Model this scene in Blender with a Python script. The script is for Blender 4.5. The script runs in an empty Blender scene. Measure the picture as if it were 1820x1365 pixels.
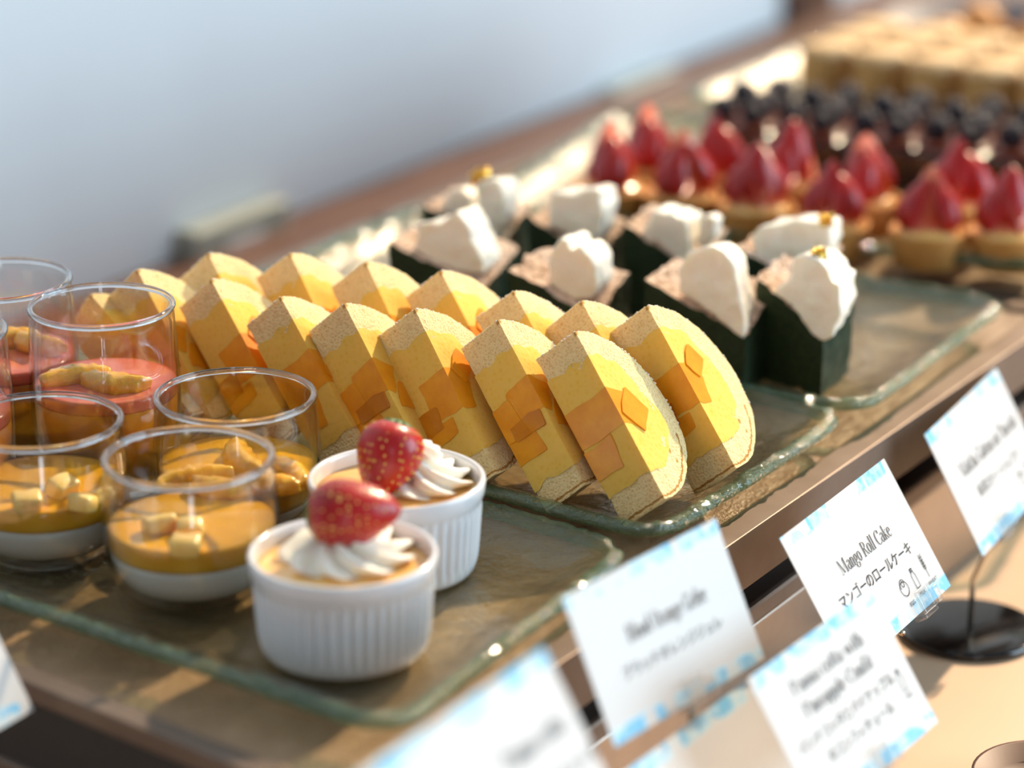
import bpy, bmesh, math, random
from mathutils import Vector, Matrix, noise
S = bpy.context.scene
COL = S.collection
rnd = random.Random(7)
V = Vector
# ---------------------------------------------------------------- camera
FPX = 4900.0; PITCH = math.radians(19.6); H = 0.43
cam = bpy.data.cameras.new('camera'); camo = bpy.data.objects.new('camera', cam); COL.objects.link(camo)
camo.location = (0, 0, H); camo.rotation_euler = (math.pi/2-PITCH, 0, 0)
cam.sensor_fit = 'HORIZONTAL'; cam.sensor_width = 36; cam.lens = FPX/1820*36
cam.clip_start = .05; cam.clip_end = 60
cam.dof.use_dof = True; cam.dof.focus_distance = 1.115; cam.dof.aperture_fstop = 3.9; cam.dof.aperture_blades = 0
S.camera = camo
# ---------------------------------------------------------------- world and lights
S.view_settings.view_transform = 'Standard'; S.view_settings.look = 'None'
S.view_settings.gamma = 1; S.view_settings.use_curve_mapping = False
S.view_settings.exposure = 0.0
w = bpy.data.worlds.new('room_light'); S.world = w; w.use_nodes = True
w.node_tree.nodes['Background'].inputs[0].default_value = (0.62, 0.74, 0.90, 1)
w.node_tree.nodes['Background'].inputs[1].default_value = 0.27
def light(name, kind, loc, target, energy, color, size=None, sizey=None):
    l = bpy.data.lights.new(name, kind); o = bpy.data.objects.new(name, l); COL.objects.link(o)
    o.location = loc; l.energy = energy; l.color = color
    o.rotation_euler = (V(target)-V(loc)).to_track_quat('-Z', 'Y').to_euler()
    if kind == 'AREA':
        l.shape = 'RECTANGLE'; l.size = size; l.size_y = sizey or size
    if kind == 'SUN': l.angle = math.radians(size)
    return o
SUND = V((.48, .72, .62))
light('sun', 'SUN', SUND*3, (0, 0, 0), 6.0, (1.0, .78, .54), 1.6)
light('side_window_light', 'AREA', (3.4, .9, .9), (0, 1.4, .1), 132, (.64, .85, 1.0), 2.6, 2.4)
light('rear_window_light', 'AREA', (.45, -3.0, .1), (.1, 1.0, .0), 16, (.80, .91, 1.0), .40, 2.4)
for i_, q_ in enumerate(((-.35, .30, 1.9), (.55, .55, 2.0), (.1, 1.9, 2.1))):
    lo = light('ceiling_spot', 'POINT', q_, (0, 1, 0), 5, (1.0, .72, .42)); lo.data.shadow_soft_size = .03
S.cycles.max_bounces = 10; S.cycles.transparent_max_bounces = 24
S.cycles.caustics_refractive = False; S.cycles.caustics_reflective = False
S.cycles.sample_clamp_indirect = 6
# ---------------------------------------------------------------- pixel -> place on a level plane
FW = V((0, math.cos(PITCH), -math.sin(PITCH))); DN = V((0, -math.sin(PITCH), -math.cos(PITCH)))
def ray(px, py): return FW + V((1, 0, 0))*((px-910)/FPX) + DN*((py-682.5)/FPX)
def at(px, py, z=0.0):
    r = ray(px, py); return V((0, 0, H)) + r*((z-H)/r.z)
def depth(P): return (V(P)-V((0, 0, H))).dot(FW)
T_ = V((.537, .843, 0)).normalized()      # along the counter, away
N_ = V((.843, -.537, 0)).normalized()     # across the counter, towards the guests
ORG = V((.086, 1.02, 0))
def tr(u, v, z=0.0):
    p = ORG+T_*u+N_*v; return V((p.x, p.y, z))
TRAY_M = Matrix((( N_.x, T_.x, 0), (N_.y, T_.y, 0), (0, 0, 1))).to_4x4()   # local x across, y along
# ---------------------------------------------------------------- materials
def mat(name): 
    m = bpy.data.materials.new(name); m.use_nodes = True
    nt = m.node_tree; b = nt.nodes['Principled BSDF']; return m, nt, b
def nd(nt, t, **k):
    n = nt.nodes.new(t)
    for a, v in k.items():
        if a in n.inputs: n.inputs[a].default_value = v
        else: setattr(n, a, v)
    return n
def coords(nt, scale=(1, 1, 1), kind='Object'):
    tc = nd(nt, 'ShaderNodeTexCoord'); mp = nd(nt, 'ShaderNodeMapping'); mp.inputs['Scale'].default_value = scale
    nt.links.new(tc.outputs[kind], mp.inputs[0]); return mp.outputs[0]
def ramp(nt, src, stops):
    r = nd(nt, 'ShaderNodeValToRGB'); e = r.color_ramp.elements
    while len(e) < len(stops): e.new(.5)
    for i, (p, c) in enumerate(stops): e[i].position = p; e[i].color = tuple(c)+(1,) if len(c) == 3 else c
    nt.links.new(src, r.inputs[0]); return r.outputs[0]
def tex(nt, vec, scale, detail=4, rough=.6):
    n = nd(nt, 'ShaderNodeTexNoise', Scale=scale, Detail=detail, Roughness=rough)
    nt.links.new(vec, n.inputs['Vector']); return n.outputs['Fac']
def vor(nt, vec, scale, feat='F1'):
    n = nd(nt, 'ShaderNodeTexVoronoi', Scale=scale, feature=feat)
    nt.links.new(vec, n.inputs['Vector']); return n.outputs['Distance']
def bump(nt, b, src, strength=.3, dist=.001):
    n = nd(nt, 'ShaderNodeBump', Strength=strength, Distance=dist)
    nt.links.new(src, n.inputs['Height']); nt.links.new(n.outputs[0], b.inputs['Normal']); return n
def simple(name, c1, c2=None, rough=.5, scale=60, bs=0, bd=.001, sss=0, coat=0, metal=0, spec=.5, detail=4, sr=.01):
    m, nt, b = mat(name)
    b.inputs['Roughness'].default_value = rough; b.inputs['Metallic'].default_value = metal
    b.inputs['Specular IOR Level'].default_value = spec
    vec = coords(nt); f = tex(nt, vec, scale, detail)
    nt.links.new(ramp(nt, f, [(.3, c1), (.7, c2 or c1)]), b.inputs['Base Color'])
    if bs: bump(nt, b, f, bs, bd)
    if sss:
        b.inputs['Subsurface Weight'].default_value = sss; b.inputs['Subsurface Radius'].default_value = (1, .5, .25); b.inputs['Subsurface Scale'].default_value = sr
    b.inputs['Coat Weight'].default_value = coat; b.inputs['Coat Roughness'].default_value = .08
    return m
M = {}
def porous(name, c_hole, c_lo, c_hi, scale, bs, line=None):
    m, nt, b = mat(name); vec = coords(nt)
    d1 = vor(nt, vec, scale); f = tex(nt, vec, scale*.45, 6, .7)
    mx = nd(nt, 'ShaderNodeMath', operation='MULTIPLY'); nt.links.new(d1, mx.inputs[0]); nt.links.new(f, mx.inputs[1])
    big = vor(nt, vec, scale*.22)
    mn = nd(nt, 'ShaderNodeMath', operation='MINIMUM'); nt.links.new(mx.outputs[0], mn.inputs[0])
    f2 = tex(nt, vec, scale*.12, 3); ad = nd(nt, 'ShaderNodeMath', operation='MULTIPLY_ADD'); nt.links.new(f2, ad.inputs[0]); ad.inputs[1].default_value = 1.5 if scale > 600 else .8; ad.inputs[2].default_value = -.72 if scale > 600 else -.3
    ad0 = nd(nt, 'ShaderNodeMath', operation='ADD'); nt.links.new(big, ad0.inputs[0]); nt.links.new(ad.outputs[0], ad0.inputs[1]); ad = ad0
    nt.links.new(ad.outputs[0], mn.inputs[1])
    c = ramp(nt, mn.outputs[0], [(.015, c_hole), (.08, c_lo), (.28, c_hi)])
    if line:
        sx = nd(nt, 'ShaderNodeSeparateXYZ'); nt.links.new(vec, sx.inputs[0])
        # brown skin of the overlap of the roll: an arc of larger radius near the foot
        ln = nd(nt, 'ShaderNodeVectorMath', operation='LENGTH')
        cb = nd(nt, 'ShaderNodeCombineXYZ'); nt.links.new(sx.outputs[0], cb.inputs[0]); 
        a2 = nd(nt, 'ShaderNodeMath', operation='ADD'); nt.links.new(sx.outputs[2], a2.inputs[0]); a2.inputs[1].default_value = .0035
        nt.links.new(a2.outputs[0], cb.inputs[2]); nt.links.new(cb.outputs[0], ln.inputs[0])
        wob = nd(nt, 'ShaderNodeMath', operation='MULTIPLY_ADD'); nt.links.new(f, wob.inputs[0]); wob.inputs[1].default_value = .003; wob.inputs[2].default_value = -.0015
        s0 = nd(nt, 'ShaderNodeMath', operation='ADD'); nt.links.new(ln.outputs['Value'], s0.inputs[0]); nt.links.new(wob.outputs[0], s0.inputs[1])
        cmp_ = nd(nt, 'ShaderNodeMath', operation='COMPARE'); nt.links.new(s0.outputs[0], cmp_.inputs[0]); cmp_.inputs[1].default_value = line; cmp_.inputs[2].default_value = .0005
        lt = nd(nt, 'ShaderNodeMath', operation='LESS_THAN'); nt.links.new(sx.outputs[2], lt.inputs[0]); lt.inputs[1].default_value = -.012
        mu = nd(nt, 'ShaderNodeMath', operation='MULTIPLY'); nt.links.new(cmp_.outputs[0], mu.inputs[0]); nt.links.new(lt.outputs[0], mu.inputs[1])
        mix = nd(nt, 'ShaderNodeMixRGB'); nt.links.new(mu.outputs[0], mix.inputs[0]); nt.links.new(c, mix.inputs[1]); mix.inputs[2].default_value = (.50, .24, .06, 1)
        c = mix.outputs[0]
    nt.links.new(c, b.inputs['Base Color'])
    b.inputs['Roughness'].default_value = .85; b.inputs['Specular IOR Level'].default_value = .2
    b.inputs['Subsurface Weight'].default_value = .25; b.inputs['Subsurface Radius'].default_value = (1, .6, .3); b.inputs['Subsurface Scale'].default_value = .004
    bump(nt, b, mn.outputs[0], bs, .0015)
    return m
M['sponge'] = porous('sponge_crumb', (.50, .28, .08), (.84, .58, .25), (.95, .73, .37), 900, .7, line=.0335)
M['cream_y'] = porous('mango_cream', (.80, .45, .045), (.89, .54, .09), (.92, .57, .12), 420, .2)
def skin_mat():
    m, nt, b = mat('roll_skin'); vec = coords(nt)
    f = tex(nt, vec, 500, 6, .7); g = tex(nt, vec, 160, 5)
    base = ramp(nt, g, [(.3, (.62, .33, .10)), (.7, (.80, .52, .22))])
    sx = nd(nt, 'ShaderNodeSeparateXYZ'); nt.links.new(vec, sx.inputs[0])
    mr = nd(nt, 'ShaderNodeMapRange'); nt.links.new(sx.outputs[2], mr.inputs[0]); mr.inputs[1].default_value = .018; mr.inputs[2].default_value = .036
    ml = nd(nt, 'ShaderNodeMath', operation='MULTIPLY_ADD'); nt.links.new(f, ml.inputs[0]); ml.inputs[1].default_value = 1.2; ml.inputs[2].default_value = -.6
    ad = nd(nt, 'ShaderNodeMath', operation='ADD', use_clamp=True); nt.links.new(mr.outputs[0], ad.inputs[0]); nt.links.new(ml.outputs[0], ad.inputs[1])
    mix = nd(nt, 'ShaderNodeMixRGB'); nt.links.new(ad.outputs[0], mix.inputs[0]); nt.links.new(base, mix.inputs[1]); mix.inputs[2].default_value = (.93, .84, .76, 1)
    nt.links.new(mix.outputs[0], b.inputs['Base Color']); b.inputs['Roughness'].default_value = .9
    bump(nt, b, f, .8, .0015); return m
M['skin'] = skin_mat()
M['sugar'] = simple('powdered_sugar', (.90, .76, .62), (.94, .86, .78), .8, 900)
M['mango'] = simple('mango_flesh', (.80, .27, .006), (.92, .37, .012), .3, 90, .25, .001, sss=.15, coat=.1, sr=.003)
M['mango_dark'] = simple('mango_syrup', (.58, .17, .006), (.68, .24, .01), .15, 150, .5, .001, coat=.4)
M['matcha'] = simple('matcha_sponge', (.005, .014, .004), (.016, .038, .008), .7, 420, .7, .0012, detail=8, spec=.35)
def dusted(name, c_base, c_dust, scale=350):
    m, nt, b = mat(name); vec = coords(nt); f = tex(nt, vec, scale, 6, .7)
    nt.links.new(ramp(nt, f, [(.40, c_base), (.52, c_dust)]), b.inputs['Base Color'])
    b.inputs['Roughness'].default_value = .9; bump(nt, b, f, .8, .0012); return m
M['matcha_top'] = dusted('dusted_crust', (.25, .13, .06), (.80, .60, .46))
M['cream_w'] = simple('whipped_cream', (.95, .89, .76), (.96, .92, .82), .45, 120, .25, .0012, sss=.35, sr=.006)
M['gold'] = simple('gold_leaf', (.95, .62, .12), (1, .72, .2), .25, 300, .6, .001, metal=1)
M['strawberry'] = simple('strawberry_skin', (.33, .004, .006), (.52, .012, .010), .34, 80, .1, .001, coat=.15)
M['strawberry_cut'] = simple('strawberry_flesh', (.78, .12, .05), (.85, .28, .16), .3, 150, .2, .001, coat=.5)
M['seed'] = simple('strawberry_seed', (.75, .45, .08), (.85, .55, .15), .35)
M['leaf'] = simple('strawberry_leaf', (.03, .10, .02), (.06, .18, .03), .5)
M['tart'] = simple('tart_crust', (.56, .25, .06), (.68, .33, .08), .7, 200, .6, .001)
M['custard'] = simple('custard', (.90, .52, .16), (.94, .60, .22), .25, 60, .1, .001, sss=.4, coat=.3, sr=.006)
M['pudding'] = simple('white_pudding', (.86, .80, .70), (.88, .83, .74), .35, 60, sss=.3, sr=.006)
def gel(name, c, tr_=.35, rough=.12, c2=None):
    m, nt, b = mat(name); vec = coords(nt); f = tex(nt, vec, 70, 4)
    col = ramp(nt, f, [(.3, c), (.7, c2 or c)])
    nt.links.new(col, b.inputs['Base Color']); b.inputs['Roughness'].default_value = rough
    b.inputs['Subsurface Weight'].default_value = .25; b.inputs['Subsurface Radius'].default_value = (1, .5, .15); b.inputs['Subsurface Scale'].default_value = .008
    b.inputs['Coat Weight'].default_value = .15; b.inputs['Coat Roughness'].default_value = .04; b.inputs['Specular IOR Level'].default_value = .3
    bump(nt, b, f, .2, .002); return m
M['jelly'] = gel('orange_jelly', (.74, .35, .006), c2=(.86, .44, .012))
M['jelly_red'] = gel('blood_orange_jelly', (.92, .26, .02), c2=(.95, .36, .04))
M['jelly_pink'] = gel('pink_jelly', (.74, .14, .10), c2=(.84, .26, .17))
M['pineapple'] = simple('pineapple', (.86, .56, .12), (.92, .68, .24), .3, 200, .4, .001, sss=.4, coat=.3, sr=.005)
M['orange_fruit'] = simple('orange_segment', (.86, .40, .02), (.94, .56, .06), .2, 220, .5, .001, sss=.4, coat=.6, sr=.005)
M['porcelain'] = simple('porcelain', (.74, .76, .79), (.76, .78, .81), .18, 20, coat=.5)
def thin_glass(name, tint, refl=1.0, bscale=0, bstr=0, rough=.02, ior=1.45, dif=0, difc=(1, 1, 1), pw_=4.5):
    m = bpy.data.materials.new(name); m.use_nodes = True; nt = m.node_tree; nt.nodes.clear()
    out = nd(nt, 'ShaderNodeOutputMaterial'); t = nd(nt, 'ShaderNodeBsdfTransparent'); t.inputs[0].default_value = tint+(1,)
    g = nd(nt, 'ShaderNodeBsdfGlossy'); g.inputs['Roughness'].default_value = rough
    lw = nd(nt, 'ShaderNodeLayerWeight'); lw.inputs['Blend'].default_value = .5; f0 = ((ior-1)/(ior+1))**2
    pw = nd(nt, 'ShaderNodeMath', operation='POWER'); nt.links.new(lw.outputs['Facing'], pw.inputs[0]); pw.inputs[1].default_value = pw_
    fr = nd(nt, 'ShaderNodeMath', operation='MULTIPLY_ADD'); nt.links.new(pw.outputs[0], fr.inputs[0]); fr.inputs[1].default_value = (1-f0)*refl; fr.inputs[2].default_value = f0
    mx = nd(nt, 'ShaderNodeMixShader')
    src = t.outputs[0]
    if dif:
        dd = nd(nt, 'ShaderNodeBsdfDiffuse'); dd.inputs[0].default_value = difc+(1,); m2 = nd(nt, 'ShaderNodeMixShader'); m2.inputs[0].default_value = dif
        nt.links.new(t.outputs[0], m2.inputs[1]); nt.links.new(dd.outputs[0], m2.inputs[2]); src = m2.outputs[0]
    nt.links.new(fr.outputs[0], mx.inputs[0]); nt.links.new(src, mx.inputs[1]); nt.links.new(g.outputs[0], mx.inputs[2]); nt.links.new(mx.outputs[0], out.inputs[0])
    if bscale:
        vec = coords(nt); f = tex(nt, vec, bscale, 3); bp = nd(nt, 'ShaderNodeBump', Strength=bstr, Distance=.002)
        nt.links.new(f, bp.inputs['Height']); nt.links.new(bp.outputs[0], g.inputs['Normal']); nt.links.new(bp.outputs[0], lw.inputs['Normal'])
    return m
M['glass'] = thin_glass('clear_glass', (.965, .965, .955), ior=1.62, pw_=3.0)
def real_glass():
    m, nt, b = mat('glass_lip'); b.inputs['Transmission Weight'].default_value = 1; b.inputs['Roughness'].default_value = .03; b.inputs['IOR'].default_value = 1.5
    b.inputs['Base Color'].default_value = (.95, .97, 1, 1); return m
M['lip'] = real_glass()
M['plate_glass'] = thin_glass('wavy_plate_glass', (.95, .94, .84), bscale=120, bstr=.9, rough=.16, ior=1.5, dif=.05, difc=(.58, .54, .34))
M['plate_edge'] = thin_glass('green_glass_edge', (.50, .66, .52), bscale=330, bstr=1, rough=.06, ior=1.8, dif=.25, difc=(.15, .30, .17))
M['acrylic'] = thin_glass('clear_acrylic', (.93, .93, .93), ior=1.6, dif=.04)
M['steel'] = simple('brushed_steel', (.17, .13, .105), (.22, .175, .145), .55, 30, metal=1)
M['steel_dark'] = simple('dark_steel', (.40, .33, .28), (.46, .39, .33), .35, 30, metal=1)
M['stem_steel'] = simple('brass_steel_stem', (.55, .48, .38), None, .25, metal=1)
M['black'] = simple('black_gloss', (.008, .007, .007), None, .12, coat=.5)
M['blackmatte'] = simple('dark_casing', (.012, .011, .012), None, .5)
def stone():
    m, nt, b = mat('tray_board'); vec = coords(nt)
    f = tex(nt, vec, 22, 8, .65); g = tex(nt, vec, 90, 6, .7); v = vor(nt, vec, 38, 'DISTANCE_TO_EDGE')
    nt.links.new(ramp(nt, f, [(.3, (.26, .155, .085)), (.55, (.37, .24, .14)), (.75, (.50, .34, .21))]), b.inputs['Base Color'])
    b.inputs['Roughness'].default_value = .28
    mu = nd(nt, 'ShaderNodeMath', operation='MULTIPLY_ADD'); nt.links.new(g, mu.inputs[0]); mu.inputs[1].default_value = .6; nt.links.new(f, mu.inputs[2])
    bump(nt, b, mu.outputs[0], .9, .004); return m
M['board'] = stone()
M['counter'] = simple('counter_top', (.74, .50, .32), (.77, .53, .35), .45, 8)
M['wallpaint'] = simple('wall_paint', (.86, .88, .89), (.88, .90, .91), .7, 6)
M['outlet'] = simple('outlet_plastic', (.42, .44, .37), None, .4)
M['grey_dish'] = simple('grey_dish', (.16, .16, .18), (.2, .2, .22), .6)
M['wood'] = simple('brown_wood', (.11, .045, .025), (.15, .065, .035), .5, 20)
M['cake_side'] = simple('yellow_cake_side', (.50, .26, .07), (.58, .33, .11), .85, 120, .5, .001)
M['cake_top'] = simple('cake_top_tan', (.82, .52, .24), (.88, .62, .34), .8, 60, .4, .001)
M['choc'] = simple('dark_chocolate', (.022, .010, .008), (.05, .018, .012), .25, 80, .3, .001, coat=.4)
M['berry'] = simple('blackberry', (.010, .008, .016), (.022, .014, .032), .4, 200, .4, .001)
M['choc_red'] = simple('red_brown_glaze', (.16, .03, .012), (.24, .05, .02), .3, 80, coat=.4)
M['pastry'] = simple('baked_pastry', (.70, .26, .05), (.86, .42, .12), .45, 70, .5, .002)
M['ink'] = simple('printed_ink', (.03, .03, .035), None, .7)
M['ink_pink'] = simple('printed_pink', (.80, .45, .38), None, .7)
def card_mat():
    m, nt, b = mat('printed_card'); tc = nd(nt, 'ShaderNodeTexCoord'); uv = tc.outputs['UV']
    oi = nd(nt, 'ShaderNodeObjectInfo')
    sx = nd(nt, 'ShaderNodeSeparateXYZ'); nt.links.new(uv, sx.inputs[0])
    ofs = nd(nt, 'ShaderNodeMath', operation='MULTIPLY'); nt.links.new(oi.outputs['Random'], ofs.inputs[0]); ofs.inputs[1].default_value = 40
    cb = nd(nt, 'ShaderNodeCombineXYZ')
    a = nd(nt, 'ShaderNodeMath', operation='MULTIPLY'); nt.links.new(sx.outputs[0], a.inputs[0]); a.inputs[1].default_value = 12
    c = nd(nt, 'ShaderNodeMath', operation='MULTIPLY'); nt.links.new(sx.outputs[1], c.inputs[0]); c.inputs[1].default_value = 6
    nt.links.new(a.outputs[0], cb.inputs[0]); nt.links.new(c.outputs[0], cb.inputs[1]); nt.links.new(ofs.outputs[0], cb.inputs[2])
    v = nd(nt, 'ShaderNodeTexVoronoi', Scale=1.0, distance='CHEBYCHEV'); nt.links.new(cb.outputs[0], v.inputs['Vector'])
    s2 = nd(nt, 'ShaderNodeSeparateXYZ'); nt.links.new(v.outputs['Color'], s2.inputs[0])
    n = tex(nt, cb.outputs[0], 1.6, 3)
    # distance from middle of the card towards top or bottom edge
    d1 = nd(nt, 'ShaderNodeMath', operation='SUBTRACT'); nt.links.new(sx.outputs[1], d1.inputs[0]); d1.inputs[1].default_value = .5
    ab = nd(nt, 'ShaderNodeMath', operation='ABSOLUTE'); nt.links.new(d1.outputs[0], ab.inputs[0])
    gt = nd(nt, 'ShaderNodeMapRange'); nt.links.new(ab.outputs[0], gt.inputs[0]); gt.inputs[1].default_value = .385; gt.inputs[2].default_value = .42
    pr = nd(nt, 'ShaderNodeMath', operation='MULTIPLY'); nt.links.new(s2.outputs[0], pr.inputs[0]); nt.links.new(n, pr.inputs[1])
    m3 = nd(nt, 'ShaderNodeMapRange'); nt.links.new(pr.outputs[0], m3.inputs[0]); m3.inputs[1].default_value = .1; m3.inputs[2].default_value = .46
    mu = nd(nt, 'ShaderNodeMath', operation='MULTIPLY'); nt.links.new(m3.outputs[0], mu.inputs[0]); nt.links.new(gt.outputs[0], mu.inputs[1])
    col = ramp(nt, mu.outputs[0], [(0, (.69, .69, .685)), (.30, (.62, .80, .88)), (.9, (.20, .56, .86))])
    nt.links.new(col, b.inputs['Base Color']); b.inputs['Roughness'].default_value = .45; return m
M['card'] = card_mat()
# ---------------------------------------------------------------- helpers
def obj(name, me_or_bm, mats=None, parent=None, smooth=True, mtx=None):
    if isinstance(me_or_bm, bmesh.types.BMesh):
        bmesh.ops.recalc_face_normals(me_or_bm, faces=me_or_bm.faces)
        me = bpy.data.meshes.new(name); me_or_bm.to_mesh(me); me_or_bm.free()
        if smooth is True: me.polygons.foreach_set('use_smooth', [True]*len(me.polygons))
        for m in (mats if isinstance(mats, (list, tuple)) else [mats]): me.materials.append(M[m])
    else: me = me_or_bm
    o = bpy.data.objects.new(name, me); COL.objects.link(o)
    if parent: o.parent = parent
    if mtx is not None: o.matrix_local = mtx
    return o
OBJ = obj
def thing(name, label, cat, mtx=None, group=None):
    o = bpy.data.objects.new(name, None); COL.objects.link(o); o.empty_display_size = .01
    if mtx is not None: o.matrix_world = mtx
    tag(o, label, cat, group); return o
def tag(o, label, cat, group=None, kind=None):
    o['label'] = label; o['category'] = cat
    if group: o['group'] = group
    if kind: o['kind'] = kind
    return o
def tree(o): return [c for c in bpy.data.objects if c.parent == o]
def dup(src, mtx, label, group=None):
    r = src.copy(); COL.objects.link(r); r.matrix_world = mtx; r['label'] = label
    if group: r['group'] = group
    for c in tree(src):
        d = c.copy(); COL.objects.link(d); d.parent = r
        for g in tree(c):
            e = g.copy(); COL.objects.link(e); e.parent = d
    return r
def auto_smooth(o, ang=35):
    me = o.data; me.polygons.foreach_set('use_smooth', [True]*len(me.polygons))
    bm = bmesh.new(); bm.from_mesh(me)
    for e in bm.edges:
        if len(e.link_faces) == 2 and e.calc_face_angle(0) > math.radians(ang): e.smooth = False
    bm.to_mesh(me); bm.free(); return o
def frame(x, y, z, o):
    return Matrix(((x[0], y[0], z[0], o[0]), (x[1], y[1], z[1], o[1]), (x[2], y[2], z[2], o[2]), (0, 0, 0, 1)))
def loc(p, rz=0, s=1): return Matrix.Translation(p) @ Matrix.Rotation(rz, 4, 'Z') @ Matrix.Scale(s, 4)
def box(bm, x0, y0, z0, x1, y1, z1, mi=0, bev=0):
    r = bmesh.ops.create_cube(bm, size=1)
    vs = r['verts']
    for v in vs: v.co = V((x0+(x1-x0)*(v.co.x+.5), y0+(y1-y0)*(v.co.y+.5), z0+(z1-z0)*(v.co.z+.5)))
    fs = list({f for v in vs for f in v.link_faces})
    for f in fs: f.material_index = mi
    if bev:
        bmesh.ops.bevel(bm, geom=list({e for f in fs for e in f.edges}), offset=bev, segments=2, profile=.5, affect='EDGES')
    return bm
def lathe(prof, n=64, fn=None, mi=None, closed=False):
    bm = bmesh.new(); rings = []
    for k, (r, z) in enumerate(prof):
        if r < 1e-6: rings.append([bm.verts.new((0, 0, z))]*n); continue
        rings.append([bm.verts.new(((r+(fn(i/n*math.tau, k) if fn else 0))*math.cos(i/n*math.tau), (r+(fn(i/n*math.tau, k) if fn else 0))*math.sin(i/n*math.tau), z)) for i in range(n)])
    if closed: rings.append(rings[0])
    for k in range(len(rings)-1):
        A, B = rings[k], rings[k+1]
        for i in range(n):
            j = (i+1) % n; vs = []
            for v in (A[i], A[j], B[j], B[i]):
                if v not in vs: vs.append(v)
            if len(vs) > 2:
                f = bm.faces.new(vs)
                if mi: f.material_index = mi[min(k, len(mi)-1)]
    return bm
def tube(bm, pts, r, n=8):
    rings = []
    for i, p in enumerate(pts):
        p = V(p); t = (V(pts[min(i+1, len(pts)-1)])-V(pts[max(i-1, 0)])).normalized()
        a = t.orthogonal().normalized() if i == 0 else (rings_a - t*rings_a.dot(t)).normalized()
        rings_a = a; b = t.cross(a); rr = r[i] if isinstance(r, (list, tuple)) else r
        rings.append([bm.verts.new(p+(a*math.cos(k/n*math.tau)+b*math.sin(k/n*math.tau))*rr) for k in range(n)])
    for A, B in zip(rings, rings[1:]):
        for k in range(n): bm.faces.new((A[k], A[(k+1) % n], B[(k+1) % n], B[k]))
    bm.faces.new(rings[0][::-1]); bm.faces.new(rings[-1]); return bm
def jitter(bm, amp, sc, seed=0, off=0):
    o = V((seed*7.3, seed*3.1, seed*5.7))
    bm.normal_update()
    mv = [(v, v.normal.copy()) for v in bm.verts]
    for v, n in mv: v.co += n*(amp*(noise.noise(v.co*sc+o)+off))
def clip(bm, co, no):
    g = list(bm.verts)+list(bm.edges)+list(bm.faces)
    r = bmesh.ops.bisect_plane(bm, geom=g, plane_co=co, plane_no=no, clear_outer=True)
    ed = [e for e in r['geom_cut'] if isinstance(e, bmesh.types.BMEdge)]
    if ed: bmesh.ops.holes_fill(bm, edges=ed)
# ---------------------------------------------------------------- the room: wall, counter
CZ = -.10
bm = bmesh.new(); box(bm, -.6195, -.60, CZ-.04, .55, 3.2, CZ, bev=.004)
ct = obj('countertop', bm, 'counter', mtx=Matrix.Translation(ORG) @ TRAY_M, smooth=False); tag(ct, 'long peach beige counter under the trays and card stands', 'counter')
bm = bmesh.new(); box(bm, -.74, -1.6, -1.0, -.62, 3.2, 2.0)
wl = obj('wall_back', bm, 'wallpaint', mtx=Matrix.Translation(ORG) @ TRAY_M, smooth=False); wl['kind'] = 'structure'
bm = bmesh.new(); box(bm, -2.5, -2.5, -1.02, 3.5, 3.5, -1.0)
fl = obj('floor', bm, 'wood', mtx=Matrix.Translation(ORG) @ TRAY_M, smooth=False); fl['kind'] = 'structure'
bm = bmesh.new(); box(bm, -.55, -.55, -1.0, .50, 3.1, CZ-.04)
tb = bmesh.new(); box(tb, -.6190, -.58, CZ+.0002, -.40, 3.15, CZ+.012, bev=.002)
lg_ = obj('back_strip', tb, 'wood', mtx=Matrix.Translation(ORG) @ TRAY_M, smooth=False); tag(lg_, 'long brown strip along the wall foot behind the display cases', 'ledge')  # dark brown band between the cases and the wall
cb_ = obj('counter_cabinet', bm, 'wood', mtx=Matrix.Translation(ORG) @ TRAY_M, smooth=False); tag(cb_, 'brown cabinet body carrying the peach counter', 'cabinet')
WM = Matrix.Translation(ORG) @ TRAY_M
def on_wall(px, py):    # point on the wall face
    r = ray(px, py); o = V((0, 0, H)); P0 = tr(0, -.62, 0)
    t = (P0-o).dot(N_)/r.dot(N_); P = o+r*t; q = P-ORG
    return q.dot(T_), P.z
def outlet(px, py, label, wdt=.115, hgt=.075):
    u, z = on_wall(px, py)
    t = thing('wall_outlet', label, 'outlet', WM @ Matrix.Translation((-.62, u, z)))
    bm = bmesh.new(); box(bm, 0, 0, -hgt, .0195, wdt, 0, bev=.002); obj('cover_plate', bm, 'outlet', t, False)
    bm = bmesh.new(); box(bm, .018, wdt*.30, -hgt*.82, .0205, wdt*.70, -hgt*.18, bev=.001); obj('socket_insert', bm, 'porcelain', t, False)
    for k in (-1, 1):
        bm = bmesh.new(); box(bm, .0205, wdt*.5+k*.009-.002, -hgt*.52, .0212, wdt*.5+k*.009+.002, -hgt*.36); obj('socket_slot', bm, 'blackmatte', t, False)
outlet(308, 408, 'pale beige power outlet on the wall behind the mango roll slices', .098, .075)
outlet(1062, 158, 'small pale outlet on the wall behind the strawberry tarts', .10, .07)
u0, z0 = on_wall(1388, 40)
bm = bmesh.new(); box(bm, -.62, u0, CZ, -.60, u0+.07, 1.9, bev=.003)
o = obj('wall_strip', bm, 'wood', mtx=WM, smooth=False); tag(o, 'brown vertical strip on the wall behind the tall yellow cakes', 'post')  # narrow brown upright band against the wall face
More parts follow.
